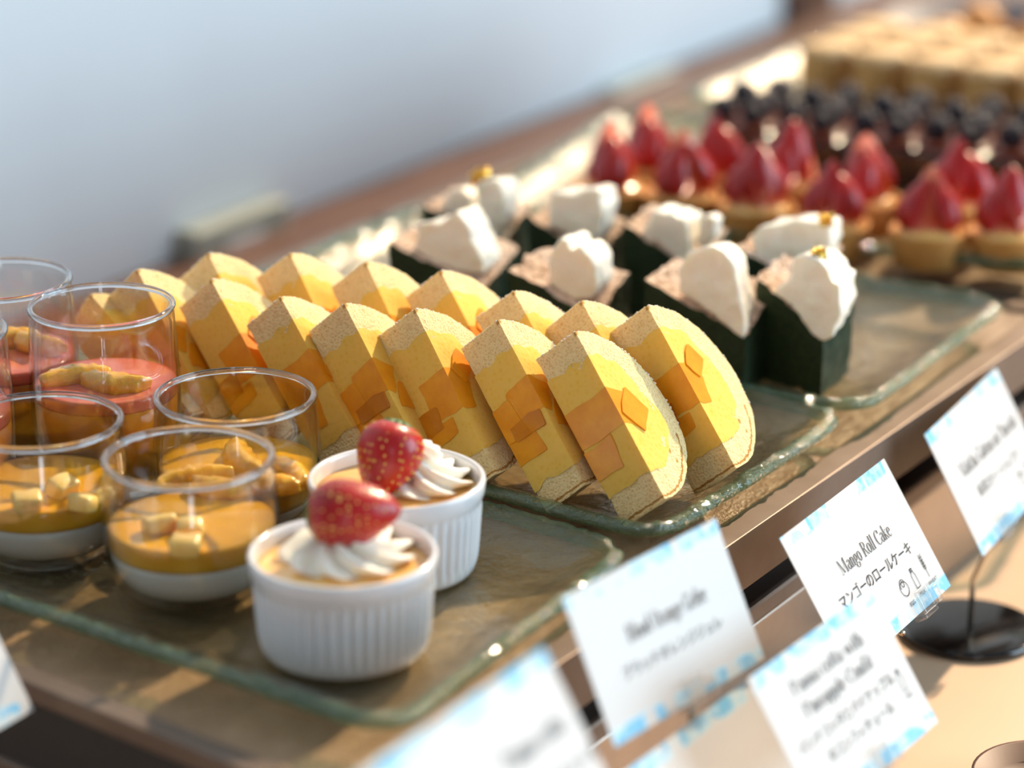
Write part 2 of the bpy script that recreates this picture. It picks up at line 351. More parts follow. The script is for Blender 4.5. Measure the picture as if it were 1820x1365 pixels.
# ---------------------------------------------------------------- display cases
def skewed(bm, u0, u1, s0, s1):
    for v in bm.verts:
        k = (v.co.y-u0)/(u1-u0); v.co.y += v.co.x*(s0+(s1-s0)*k)
    return bm
def case(u0, u1, label, s0=0, s1=0):
    def obj(nm, bm, m, t, sm): return OBJ(nm, skewed(bm, u0, u1, s0, s1), m, t, sm)
    t = thing('display_case', label, 'display case', WM)
    x0, x1 = -.385, .006
    bm = bmesh.new(); box(bm, x0+.012, u0+.012, -.016, x1-.012, u1-.012, 0); obj('tray_board', bm, 'board', t, False)
    for (a, b, c, d, nm) in ((x0, u0, x0+.012, u1, 'rim_bar'), (x1-.012, u0, x1, u1, 'rim_bar'), (x0+.012, u0, x1-.012, u0+.010, 'rim_bar'), (x0+.012, u1-.010, x1-.012, u1, 'rim_bar')):
        bm = bmesh.new(); box(bm, a, b, -.005 if (d-b) < .02 and b < u0+.01 else -.022, c, d, .0025, bev=.0005); obj(nm, bm, 'steel', t, False)
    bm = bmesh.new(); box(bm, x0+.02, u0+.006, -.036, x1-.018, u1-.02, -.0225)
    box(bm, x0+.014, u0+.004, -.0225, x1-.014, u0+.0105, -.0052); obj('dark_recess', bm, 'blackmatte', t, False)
    bm = bmesh.new(); box(bm, x0+.004, u0+.004, -.046, x1-.004, u1-.004, -.036, bev=.002); obj('lower_rim', bm, 'steel', t, False)
    bm = bmesh.new(); box(bm, x0+.008, u0+.035, CZ, x1-.006, u1-.035, -.046, bev=.002); obj('case_body', bm, 'steel_dark', t, False)
    bm = bmesh.new(); box(bm, x0+.008, u0+.012, CZ, x1-.008, u0+.034, -.047); obj('end_panel', bm, 'blackmatte', t, False)
    for zz in (-.062, -.078):
        bm = bmesh.new(); box(bm, x0+.02, u0+.010, zz-.0015, x1-.02, u0+.0118, zz+.0015); obj('vent_line', bm, 'steel', t, False)
    return t
case(-.268, .352, 'brushed steel display case with stone-look board holding the glasses and mango roll slices', -.11, .15)
case(.360, .97, 'second steel display case farther back under the strawberry tarts and tall cakes', .15, .15)
# ---------------------------------------------------------------- glass plates
def rrect(L, W, r, inset, n=10):
    pts = []; r2 = max(r-inset, .002); a, b = L/2-inset-r2, W/2-inset-r2
    for q, (sx, sy) in enumerate(((1, 1), (-1, 1), (-1, -1), (1, -1))):
        for k in range(n+1):
            t = math.pi/2*(q+k/n); pts.append((sx*a+r2*math.cos(t), sy*b+r2*math.sin(t)))
    out = []
    for i, p in enumerate(pts):          # fill straight runs
        q = pts[(i+1) % len(pts)]; out.append(p); d = math.dist(p, q)
        m_ = {True: 90 if i % (n+1) == n and (i//(n+1)) in (0, 2) else 50 if i % (n+1) == n else 1}[True]
        for k in range(1, m_): out.append((p[0]+(q[0]-p[0])*k/m_, p[1]+(q[1]-p[1])*k/m_))
    return out
def plate(c, az, L, W, label, seed, z=.0005, rise=.009, skew=0):
    """L along the counter's cross direction, W along the counter"""
    x = V((math.cos(az), math.sin(az), 0)); y = V((-x.y, x.x, 0))
    t = thing('glass_plate', label, 'plate', frame(x, y, (0, 0, 1), (c[0], c[1], z)), 'rectangular glass serving plates')
    ins = [.0045, .010, .016, .021, .026, .034, .06]
    rz = lambda i: rise*(1-min(1, max(0, (i-.004)/.024)))**1.0 * (1 if i < .02 else .9)
    def hz(i):
        s = min(1, max(0, (i-.002)/.026)); return rise*(1-s*s*(3-2*s))
    sk = math.tan(skew)
    def wob(p): return .0006*noise.noise(V((p[0]*40, p[1]*40, seed)))
    bm = bmesh.new(); TH = .0055
    for side in (1, 0):
        rings = []
        for i in ins:
            rings.append([bm.verts.new((p[0], p[1], hz(i)+wob(p)+TH*side)) for p in rrect(L, W, .022, i)])
        cc = bm.verts.new((0, 0, TH*side)); N = len(rings[0])
        for A, B in zip(rings, rings[1:]):
            for k in range(N): bm.faces.new((A[k], A[(k+1) % N], B[(k+1) % N], B[k]))
        for k in range(N): bm.faces.new((rings[-1][k], rings[-1][(k+1) % N], cc))
    for v in bm.verts: v.co.x += v.co.y*sk
    obj('glass_body', bm, 'plate_glass', t)
    bm = bmesh.new(); rings = []
    for (i, dz) in ((.005, 1), (.002, .99), (.0006, .8), (0, .5), (.0006, .2), (.002, .01), (.005, 0)):
        ring = []
        pts = rrect(L, W, .022, 0); pin = rrect(L, W, .022, i)
        for k, p in enumerate(pin):
            q = pts[k]; b_ = .0020*noise.noise(V((q[0]*260, q[1]*260, seed*3)))+.0010*noise.noise(V((q[0]*90, q[1]*90, seed)))
            dv = V((q[0], q[1], 0)).normalized()*b_*(1 if i < .004 else 0)
            ring.append(bm.verts.new((p[0]+dv.x, p[1]+dv.y, hz(i)+wob(p)+TH*dz+b_*.6)))
        rings.append(ring)
    N = len(rings[0])
    for A, B in zip(rings, rings[1:]):
        for k in range(N): bm.faces.new((A[k], A[(k+1) % N], B[(k+1) % N], B[k]))
    for v in bm.verts: v.co.x += v.co.y*sk
    obj('green_rim', bm, 'plate_edge', t)
    return t
def plate_px(front, right, label, seed, L=.34, W=None, left=None, **k):
    """front corner px, right corner px of the short edge (running away)"""
    A = at(*front, .012); B = at(*right, .012); e = (B-A); W = W or e.length; e.normalize()
    out = V((-e.y, e.x, 0))
    if left: out = (at(*left, .012)-A).normalized()
    c = A+e*(W/2)+out*(L/2); perp = V((-out.y, out.x, 0)); skew = math.atan2(e.dot(out), e.dot(perp))
    if e.dot(perp) < 0: skew = math.atan2(-e.dot(out), -e.dot(perp)); 
    return plate(c, math.atan2(out.y, out.x), L, W*abs(e.dot(perp)), label, seed, skew=skew, **k)
plate_px((700, 1312), (1140, 975), 'glass plate with green rim nearest the camera under glasses and ramekins', 1, left=(0, 1072))
plate_px((1172, 972), (1520, 748), 'glass plate with green rim under the two rows of mango roll slices', 2, z=.0025, left=(870, 890))
plate_px((1535, 748), (1800, 550), 'glass plate with green rim under the dark green matcha cakes', 3, L=.345, z=.0035)
# plate under the tarts
c4 = V((-.025, 1.45, 0)); x4 = V((.93, -.37, 0)).normalized(); y4 = V((.37, .93, 0)).normalized()
cc = c4+x4*.18+y4*.124
plate(cc, math.atan2(x4.y, x4.x), .36, .235, 'big glass plate with green rim under the strawberry tarts and dark berry cakes', 4, z=.003)
c5 = c4+x4*.235+y4*.185+V((.015, .0, 0))
c6 = at(1700, 215, .015)+T_*.07+V((.0, .0, 0)); plate(c6, math.atan2(N_.y, N_.x), .36, .20, 'pale glass plate under the tall yellow cakes at the back', 6, z=.001)
# ---------------------------------------------------------------- mango roll slices
R_, TT = .0385, .0225
ROLL_M = ['sponge', 'skin']
def half_shell(r0, r1, n=40, na=2, nt=8, seed=0, sk=True, y0=0, y1=TT, rough=.0005):
    """half ring, local x outward, z up, y across thickness"""
    bm = bmesh.new(); g = {}
    nr = max(2, int((r1-r0)/.0025)+1)
    for i in range(n+1):
        a = -math.pi/2+math.pi*i/n
        for j in range(nr+1):
            r = r0+(r1-r0)*j/nr
            for k in range(nt+1):
                if 0 < i < n and 0 < j < nr and 0 < k < nt: continue
                g[i, j, k] = bm.verts.new((r*math.cos(a), y0+(y1-y0)*k/nt, r*math.sin(a)))
    def q(a, b, c, d, mi=0):
        vs = []
        for v in (a, b, c, d):
            if v not in vs: vs.append(v)
        try: f = bm.faces.new(vs); f.material_index = mi
        except ValueError: pass
    for i in range(n):
        for j in range(nr):
            for k in (0, nt): q(g[i, j, k], g[i+1, j, k], g[i+1, j+1, k], g[i, j+1, k])
        for k in range(nt):
            q(g[i, nr, k], g[i+1, nr, k], g[i+1, nr, k+1], g[i, nr, k+1], 1 if sk else 0)
            q(g[i, 0, k], g[i+1, 0, k], g[i+1, 0, k+1], g[i, 0, k+1])
    for i in (0, n):
        for j in range(nr):
            for k in range(nt): q(g[i, j, k], g[i, j+1, k], g[i, j+1, k+1], g[i, j, k+1])
    bmesh.ops.remove_doubles(bm, verts=bm.verts, dist=1e-6)
    bmesh.ops.recalc_face_normals(bm, faces=bm.faces)
    jitter(bm, rough, 420, seed); jitter(bm, rough*1.6, 90, seed+5)
    return bm
def mango_chunk(c, s, rot, seed, k=0):
    bm = bmesh.new(); box(bm, -s[0]/2, -s[1]/2, -s[2]/2, s[0]/2, s[1]/2, s[2]/2, bev=.0006)
    bmesh.ops.transform(bm, matrix=Matrix.Translation(c) @ Matrix.Rotation(rot[1], 4, 'Y') @ Matrix.Rotation(rot[0], 4, 'Z'), verts=bm.verts)
    clip(bm, V((-.0005-k*.00014, 0, 0)), V((-1, 0, 0))); clip(bm, V((0, TT+.0005+k*.00014, 0)), V((0, 1, 0))); clip(bm, V((0, -.0004-k*.0001, 0)), V((0, -1, 0)))
    h_ = bmesh.new(); [h_.verts.new(v.co) for v in bm.verts]; bm.free(); bm = h_
    q = bmesh.ops.convex_hull(bm, input=bm.verts); bmesh.ops.delete(bm, geom=list({v for v in q['geom_interior'] if isinstance(v, bmesh.types.BMVert)}), context='VERTS')
    bmesh.ops.subdivide_edges(bm, edges=bm.edges, cuts=2, use_grid_fill=True)
    for v in bm.verts:
        o_ = noise.noise_vector(v.co*130+V((seed, 0, 0)))*.0016; v.co += V((0 if v.co.x < 0 else o_.x, 0 if not .001 < v.co.y < TT-.001 else o_.y, o_.z))
    bmesh.ops.recalc_face_normals(bm, faces=bm.faces)
    return bm
def make_slice(seed, chunks):
    t = thing('mango_roll_slice', 'x', 'cake slice', None, 'mango roll cake slices')
    rr = R_*.70
    auto_smooth(obj('sponge_layer', half_shell(rr-.004, R_, seed=seed, rough=.0004), ROLL_M, t), 50)
    bm = half_shell(0, rr+.0002, seed=seed+2, sk=False, y0=-.0003, y1=TT+.0003, rough=.00015, n=40)
    for v in bm.verts:
        r = math.hypot(v.co.x, v.co.z)
        if r > .004:
            k = 1+(.0030*noise.noise(V((v.co.x*170, seed+v.co.y*160, v.co.z*170)))+.0012*math.sin(math.atan2(v.co.z, v.co.x)*3+seed))/rr*min(1, r/rr); v.co.x *= k; v.co.z *= k
        if v.co.x < .002: v.co.x -= .0003
    auto_smooth(obj('mango_cream', bm, 'cream_y', t), 50)
    for i, (c, s, rot, mt) in enumerate(chunks):
        o = obj('mango_piece', mango_chunk(V(c), s, rot, seed+i, (i*2) % 5), mt, t, False)
        auto_smooth(o, 40)
    r = random.Random(seed); sb = bmesh.new()
    for k in range(260):
        if k < 150: a = math.radians(r.uniform(-35, 90)); p = V((R_*math.cos(a), TT-abs(r.gauss(0, .0009)), R_*math.sin(a))); p *= 1; ok = True
        else: a = math.radians(90-abs(r.gauss(0, 5))); p = V((R_*math.cos(a), r.uniform(0, TT), R_*math.sin(a)))
        q = bmesh.ops.create_icosphere(sb, subdivisions=1, radius=r.uniform(.00025, .00060))
        for v in q['verts']: v.co += p
    so_ = obj('sugar_crumbs', sb, 'sugar', t, False); so_['kind'] = 'stuff'
    return t
CH = [
 [((.003, .010, .003), (.018, .032, .015), (.05, .35), 'mango'), ((.002, .005, -.011), (.014, .02, .013), (.3, -.2), 'mango'), ((.011, .018, .001), (.014, .014, .014), (0, .8), 'mango')],
 [((.002, .017, .004), (.012, .014, .014), (.1, .5), 'mango'), ((.002, .003, .001), (.015, .014, .014), (0, .78), 'mango'), ((.000, .012, -.005), (.010, .016, .007), (.2, .1), 'mango_dark'), ((.003, .006, -.013), (.015, .018, .010), (.2, .3), 'mango'), ((.010, .018, -.006), (.010, .012, .012), (0, .3), 'mango')],
 [((.003, .016, .001), (.016, .017, .018), (.1, .2), 'mango'), ((.002, .004, -.006), (.012, .013, .010), (0, .2), 'mango_dark'), ((.011, .02, .010), (.010, .010, .012), (.1, .9), 'mango'), ((.001, .008, -.012), (.012, .016, .007), (.2, -.2), 'mango')],
]
protos = [make_slice(10*i+3, CH[i]) for i in range(3)]
d_ = V((.46, -.508, -.743)).normalized(); b_ = V((.56, .807, -.19)); b_ = (b_-d_*b_.dot(d_)).normalized(); u_ = b_.cross(-d_).normalized()
if u_.z > 0: u_ = -u_
# local x = b (bulge), z = -d (up the cut), y = -u (towards the sunlit cut)
PZ = .0083
def slice_mtx(P, dl=0, yaw=0):
    m = frame(b_, -u_, -d_, (0, 0, 0)).to_3x3()
    e = V((b_.x, b_.y, 0)).normalized()
    m = Matrix.Rotation(yaw, 3, 'Z') @ Matrix.Rotation(dl, 3, e) @ m
    # apex P = centre + z*R + y*TT
    O = P - m @ V((0, TT, R_)); m4 = m.to_4x4(); m4.translation = O
    return m4
def lowest(m4):
    return min((m4 @ V((R_*math.cos(a), y, R_*math.sin(a)))).z for a in [-math.pi/2+i*.1 for i in range(32)] for y in (0, TT))
front_px = [(1022, 589), (885, 569), (737, 549), (612, 540), (498, 527), (375, 496), (244, 479), (160, 522)]
back_px = [(1150, 543), (1033, 535), (912, 517), (783, 481), (650, 466), (515, 450), (370, 450)]
ordn = ['rightmost', 'second', 'third', 'fourth', 'fifth', 'sixth', 'seventh', 'leftmost']
used = [False]*3; k = 0; LEAN8 = -.30
extra = {('f', 0): 'nearest mango roll slice, whole orange mango chunks showing, at the plate corner',
         ('b', 0): 'big upright mango roll slice at the right end of the back row',
         ('b', 6): 'farthest left mango roll slice of the back row, below the wall outlet',
         ('f', 7): 'leftmost mango roll slice of the front row, seen through the tall blood orange glass',
         ('f', 6): 'seventh front-row mango roll slice, just right of the blood orange glass rim'}
for row, pxs in (('f', front_px), ('b', back_px)):
    for i, p in enumerate(pxs):
        vi = (0, 1, 2, 1, 0, 2, 1, 0)[i] if row == 'f' else (2, 1, 0, 2, 1, 0, 2)[i]
        dl = rnd.uniform(-.04, .04) if i else 0; yaw = rnd.uniform(-.04, .04) if i else 0
        if (row, i) == ('f', 7): dl = LEAN8
        Pz = .082
        for _ in range(3):
            m4 = slice_mtx(at(p[0], p[1], Pz), dl, yaw); Pz += PZ - lowest(m4)
        m4 = slice_mtx(at(p[0], p[1], Pz), dl, yaw)
        lab = extra.get((row, i)) or ('%s mango roll slice from the right in the %s row, powdered crust on top' % (ordn[i], 'front' if row == 'f' else 'back'))
        if not used[vi]:
            used[vi] = True; t = protos[vi]; t.matrix_world = m4; t['label'] = lab
        else: t = dup(protos[vi], m4, lab)
# ---------------------------------------------------------------- matcha cakes
def cream_shard(outline, thick, seed, parent, cake_l2w=None):
    bm = bmesh.new()
    for s_, sgn in ((0, 1),):
        f = [bm.verts.new(p) for p in outline]
        face = bm.faces.new(f)
    r = bmesh.ops.extrude_face_region(bm, geom=[face])
    vs = [g for g in r['geom'] if isinstance(g, bmesh.types.BMVert)]
    c = sum((v.co for v in vs), V())/len(vs)
    for v in vs: v.co = c+(v.co-c)*.82+V(thick)
    bmesh.ops.recalc_face_normals(bm, faces=bm.faces)
    bmesh.ops.triangulate(bm, faces=[f for f in bm.faces if len(f.verts) > 4])
    o = obj('cream_shard', bm, 'cream_w', parent)
    md = o.modifiers.new('r', 'REMESH'); md.mode = 'VOXEL'; md.voxel_size = .0009; md.use_smooth_shade = True
    sm = o.modifiers.new('s', 'SMOOTH'); sm.iterations = 1; sm.factor = .5
    tx = bpy.data.textures.new('ruffle', 'CLOUDS'); tx.noise_scale = .009; tx.noise_depth = 2
    dm = o.modifiers.new('d', 'DISPLACE'); dm.texture = tx; dm.strength = .0022; dm.mid_level = .5; dm.texture_coords = 'LOCAL'
    return o
def gold(parent, p, seed, s=.0065):
    r = random.Random(seed); bm = bmesh.new(); n = 4
    g = [[bm.verts.new((p[0]+(i/n-.5)*s+r.uniform(-1, 1)*s*.12, p[1]+(r.random()-.5)*s*.5, p[2]+(j/n)*s+r.uniform(-1, 1)*s*.15)) for j in range(n+1)] for i in range(n+1)]
    for i in range(n):
        for j in range(n): bm.faces.new((g[i][j], g[i+1][j], g[i+1][j+1], g[i][j+1]))
    o = obj('gold_leaf', bm, 'gold', parent, False); so = o.modifiers.new('t', 'SOLIDIFY'); so.thickness = .0003
def matcha(L_px, T_px, outlines, label, seed, zT=.037, zL=.056, golds=(), rlen=.036):
    L = at(*L_px, zL); T = at(*T_px, zT); Lf = V((L.x, L.y, 0)); Tf = V((T.x, T.y, 0))
    dl = (Lf-Tf); ll = dl.length
    if ll > .055: dl = dl/ll*.055
    dr = V((math.sin(math.radians(27.5)), math.cos(math.radians(27.5)), 0))*rlen
    t = thing('matcha_cake', label, 'cake', Matrix.Translation((Tf.x, Tf.y, .0091)), 'matcha chocolate cakes')
    zb = .0; z_ = lambda z: z-.0091
    n = 12; bm = bmesh.new(); top = {}; bot = {}
    for i in range(n+1):
        for j in range(n+1):
            a, b = i/n, j/n; p = dl*a+dr*b
            bul = .003*math.sin(math.pi*a)*(b**2)+0; p = p+dr.normalized()*bul
            zz = (1-a)*(1-b)*z_(zT)+a*(1-b)*z_(zL)+(1-a)*b*(z_(zT)+.012)+a*b*(z_(zL)+.001)
            zz += .002*noise.noise(V((p.x*150, p.y*150, seed)))
            top[i, j] = (p, zz)
    m_ = 8; g = {}
    for i in range(n+1):
        for j in range(n+1):
            p, zz = top[i, j]
            for k in range(m_+1):
                if 0 < i < n and 0 < j < n and 0 < k < m_: continue
                g[i, j, k] = bm.verts.new((p.x, p.y, zz*k/m_))
    Q = lambda a, b, c, d, mi=0: setattr(bm.faces.new((a, b, c, d)), 'material_index', mi)
    for i in range(n):
        for j in range(n):
            Q(g[i, j, 0], g[i, j+1, 0], g[i+1, j+1, 0], g[i+1, j, 0]); Q(g[i, j, m_], g[i+1, j, m_], g[i+1, j+1, m_], g[i, j+1, m_], 1)
        for k in range(m_):
            for j in (0, n): Q(g[i, j, k], g[i+1, j, k], g[i+1, j, k+1], g[i, j, k+1])
            for j in (0, n): Q(g[j, i, k], g[j, i+1, k], g[j, i+1, k+1], g[j, i, k+1])
    bmesh.ops.recalc_face_normals(bm, faces=bm.faces); jitter(bm, .0016, 200, seed); 
    mz = min(v.co.z for v in bm.verts)
    for v in bm.verts: v.co.z -= mz
    auto_smooth(obj('matcha_sponge', bm, ['matcha', 'matcha_top'], t), 45)
    kpx = FPX/depth(T); org = Tf+V((0, 0, .0091))
    dn = dl.normalized()
    for (pts, thick, back) in outlines:
        ol = []; rj = random.Random(seed); p2 = []
        for i, p in enumerate(pts):
            q = pts[(i+1) % len(pts)]; p2.append(p); l = math.dist(p, q)
            if l > 24: p2.append(((p[0]+q[0])/2+rj.uniform(-5, 5), (p[1]+q[1])/2+rj.uniform(-5, 5)))
        for (x, y) in p2:     # place each outline corner on the upright plane through the cut side of the cake
            base = Tf+dr.normalized()*back; r = ray(x, y); nrm = V((-dn.y, dn.x, 0))
            o0 = V((0, 0, H)); tt = (base-o0).dot(nrm)/r.dot(nrm); P = o0+r*tt
            ol.append(P-org)
        cream_shard(ol, dr.normalized()*thick*1.9, seed, t)
    for (x, y) in golds:
        base = Tf+dr.normalized()*.004; r = ray(x, y); nrm = V((-dn.y, dn.x, 0)); o0 = V((0, 0, H)); P = o0+r*((base-o0).dot(nrm)/r.dot(nrm))
        gold(t, P-org, seed)
    return t
matcha((1343, 497), (1463, 603), [([(1462, 608), (1425, 568), (1372, 520), (1398, 500), (1408, 468), (1428, 452), (1462, 470), (1478, 500), (1492, 506), (1494, 560), (1480, 600)], .014, -.001)], 'dark green matcha cake at the front right, gold leaf on its jagged cream', 1, golds=[(1456, 466)])
matcha((1145, 502), (1325, 600), [([(1322, 603), (1262, 556), (1203, 515), (1207, 478), (1222, 448), (1252, 437), (1285, 447), (1303, 470), (1314, 530)], .010, -.001)], 'dark green matcha cake with a tall smooth cream fin, left of the front right one', 2, zL=.054)
matcha((903, 482), (1058, 570), [([(1055, 530), (1018, 532), (978, 505), (973, 470), (984, 440), (996, 422), (1008, 428), (1013, 447), (1030, 438), (1048, 456), (1060, 490)], .012, .004)], 'matcha cake with a small rounded cream peak in the middle of the front row', 3)
matcha((692, 436), (862, 520), [([(862, 488), (800, 486), (745, 474), (733, 440), (742, 398), (782, 398), (812, 374), (834, 405), (848, 440)], .012, .004)], 'leftmost matcha cake of the front row with a broad crumpled cream petal', 4)
matcha((1308, 446), (1448, 520), [([(1420, 500), (1380, 490), (1340, 462), (1334, 425), (1352, 402), (1392, 396), (1432, 394), (1474, 402), (1478, 440), (1464, 490)], .013, .004)], 'matcha cake behind the front right one, gold leaf on a blocky cream top', 5, golds=[(1467, 402)])
matcha((1107, 402), (1240, 490), [([(1225, 482), (1180, 458), (1142, 430), (1150, 395), (1160, 372), (1195, 380), (1218, 392), (1222, 420)], .012, .003), ([(1236, 430), (1240, 386), (1258, 382), (1272, 390), (1270, 425), (1250, 450)], .006, .010)], 'matcha cake in the back row with cream block and a thin upright cream tab', 6)
matcha((940, 388), (1060, 470), [([(1060, 462), (1020, 432), (976, 400), (974, 362), (982, 342), (1020, 346), (1048, 336), (1070, 342), (1072, 372), (1066, 420)], .012, .002)], 'second matcha cake from the left in the back row, square cream flag on top', 7)
matcha((752, 368), (885, 445), [([(888, 440), (868, 440), (852, 400), (846, 350), (850, 322), (888, 322), (896, 350), (894, 400)], .010, .001), ([(850, 440), (815, 400), (785, 372), (800, 338), (818, 334), (840, 370)], .008, .006)], 'leftmost matcha cake of the back row, gold leaf on a narrow tall cream sheet', 8, golds=[(848, 330), (858, 322)])
# ---------------------------------------------------------------- dessert glasses
GR, GH = .0320, .0535
def glass_mesh():
    o = [(0, 0), (.020, 0), (.0250, .0012), (.0290, .0055), (.0318, .013), (.0332, .022), (.0334, .031), (.0328, .041), (GR, .050), (GR-.0002, GH-.0012)]
    lip = [(GR+.0001, GH-.0006), (GR-.0004, GH), (GR-.0012, GH), (GR-.0017, GH-.0006)]
    i = [(GR-.0016, .050), (.0315, .041), (.0321, .031), (.0319, .022), (.0303, .013), (.0272, .0068), (.022, .0040), (0, .0038)]
    return lathe(o+lip+i, 72)
def rin(z):
    P = [(.0038, .0215), (.0068, .0270), (.013, .0301), (.022, .0317), (.031, .0319), (.041, .0313), (.05, .0302)]
    for (a, b), (c, d) in zip(P, P[1:]):
        if z <= c: return b+(d-b)*(z-a)/(c-a)-.0002
    return .0300
def layer(z0, z1, seed=0, dome=0):
    zs = [z0+(z1-z0)*i/5 for i in range(6)]
    prof = [(0, z0)]+[(rin(z), z) for z in zs]+[(rin(z1)*.93, z1+.0002), (rin(z1)*.6, z1+dome*.7), (rin(z1)*.3, z1+dome*.95), (0, z1+dome)]
    bm = lathe(prof, 48)
    for v in bm.verts:
        if v.co.z > z1-1e-5 and V((v.co.x, v.co.y)).length < rin(z1)*.9: v.co.z += .0012*noise.noise(v.co*90+V((seed, 0, 0)))
    return bm
gmesh = None; lipm = [None]
KR, KZ = .92, 1.475
def tallm(bm, kind):
    if kind == 'blood':
        for v in bm.verts: v.co = V((v.co.x*KR, v.co.y*KR, v.co.z*KZ))
    return bm
tmesh = [None, None]
def glass(px, py, label, kind, fruit, seed):
    global gmesh
    zb = .0062; tall = kind == 'blood'; P = at(px, py, zb+GH*(KZ if tall else 1))
    t = thing('dessert_glass', label, 'dessert', loc((P.x, P.y, zb)), 'glass cups of fruit dessert')
    if tmesh[tall] is None:
        pr = [(GR-.0008+.00145*math.cos(a/10*math.tau), (GH-.0002+.00130*math.sin(a/10*math.tau))) for a in range(10)]
        lp_ = lathe(pr, 72, closed=True)
        if tall:
            for v in lp_.verts: v.co = V((v.co.x*KR, v.co.y*KR, v.co.z+GH*(KZ-1)))
        tmesh[tall] = (obj('glass_cup', tallm(glass_mesh(), kind), 'glass', t).data, obj('rolled_lip', lp_, 'lip', t).data)
    else: obj('glass_cup', tmesh[tall][0], None, t); obj('rolled_lip', tmesh[tall][1], None, t)
    r = random.Random(seed)
    if kind == 'pine':
        obj('white_pudding', layer(.0040, .0190, seed), 'pudding', t); obj('orange_jelly', layer(.0191, .0275, seed), 'jelly', t); top = .0275
    elif kind == 'orange':
        obj('white_pudding', layer(.0040, .0120, seed), 'pudding', t); obj('orange_jelly', layer(.0121, .0250, seed, .004), 'jelly', t); top = .0265
    else:
        obj('blood_orange_jelly', tallm(layer(.0040, .0280, seed), kind), 'jelly_red', t); obj('pink_jelly', tallm(layer(.0281, .0315, seed), kind), 'jelly_pink', t); top = .0315*KZ
    for i, (fx, fy, s, rz) in enumerate(fruit):
        Q = at(fx, fy, zb+top+.004); lp = V((Q.x-P.x, Q.y-P.y, top+.003))
        if kind == 'pine':
            bm = bmesh.new(); box(bm, -s, -s*.8, -s*.65, s, s*.8, s*.65, bev=.0018)
            bmesh.ops.subdivide_edges(bm, edges=bm.edges, cuts=1, use_grid_fill=True); jitter(bm, .0012, 160, seed+i)
            obj('pineapple_cube', bm, 'pineapple', t, mtx=Matrix.Translation(lp) @ Matrix.Rotation(rz, 4, 'Z') @ Matrix.Rotation(r.uniform(-.3, .3), 4, 'X'))
        else:       # orange segment: a thick crescent wedge
            bm = bmesh.new(); n = 14; rings = []
            for a in range(n+1):
                th = math.pi*a/n; w_ = max(.02, math.sin(th))**.6
                cx, cy = s*1.5*math.cos(th), s*.9*math.sin(th)
                rings.append([bm.verts.new((cx*(1-.0)+0, cy*(.55)+w_*s*.55*math.cos(q/8*math.tau), w_*s*.55*math.sin(q/8*math.tau))) for q in range(8)])
            for A, B in zip(rings, rings[1:]):
                for q in range(8): bm.faces.new((A[q], A[(q+1) % 8], B[(q+1) % 8], B[q]))
            bm.faces.new(rings[0][::-1]); bm.faces.new(rings[-1])
            bmesh.ops.subdivide_edges(bm, edges=bm.edges, cuts=1, use_grid_fill=True); jitter(bm, .0011, 350, seed+i)
            obj('orange_segment', bm, 'orange_fruit', t, mtx=Matrix.Translation(lp) @ Matrix.Rotation(rz, 4, 'Z') @ Matrix.Rotation(r.uniform(-.4, .4), 4, 'X'))
    return t
glass(335, 812, 'glass cup of orange jelly on white pudding beside the front ramekin, three pineapple cubes', 'pine', [(282, 928, .0058, .5), (338, 935, .0050, .1), (330, 965, .0056, -.1)], 1)
glass(70, 748, 'glass cup with pineapple cubes at the left edge of the frame, nearest row', 'pine', [(112, 862, .0058, .9), (48, 888, .0056, .3), (145, 890, .0054, -.4), (180, 876, .0045, .7)], 2)
glass(418, 703, 'glass cup mounded with orange segments behind the front ramekins', 'orange', [(350, 850, .0105, .5), (450, 812, .0115, 1.9), (500, 840, .0100, -1.0), (400, 860, .0095, 2.9), (470, 870, .0095, .3)], 3)
glass(180, 543, 'glass cup of pink and red blood orange jelly in front of the leftmost slices', 'blood', [(135, 668, .0098, .35), (207, 668, .0100, 2.9)], 4)
glass(0, 497, 'blood orange glass cup farthest back at the left, before the wall', 'blood', [(15, 606, .0095, .4), (75, 606, .0090, 2.6)], 5)
glass(-123, 590, 'blood orange glass cup cut off by the left edge of the frame', 'blood', [(-90, 700, .0075, .4)], 6)
# ---------------------------------------------------------------- ramekins with custard, cream and strawberry
def strawberry_mesh(L=.032, Wd=.0135, n=40, m=28):
    bm = bmesh.new(); rings = []
    def rad(s): return Wd*(math.sin(math.pi*min(1, s**.66))**.62 if s < 1 else 0)
    for j in range(m+1):
        s = j/m; r = max(rad(s), .0001)
        rings.append([bm.verts.new((r*math.cos(i/n*math.tau), r*math.sin(i/n*math.tau), L*s)) for i in range(n)])
    for A, B in zip(rings, rings[1:]):
        for i in range(n): bm.faces.new((A[i], A[(i+1) % n], B[(i+1) % n], B[i]))
    bm.faces.new(rings[0][::-1]); bm.faces.new(rings[-1])
    return bm, rad
def seeds_for(rad, L=.032, rows=9):
    pts = []
    for j in range(rows):
        s = .1+.82*j/rows; r = rad(s); c = max(4, int(r*math.tau/.0040))
        for i in range(c): pts.append((s, r, (i+.5*(j % 2))/c*math.tau+j*1.7+.25*math.sin(i*5.1+j)))
    return pts
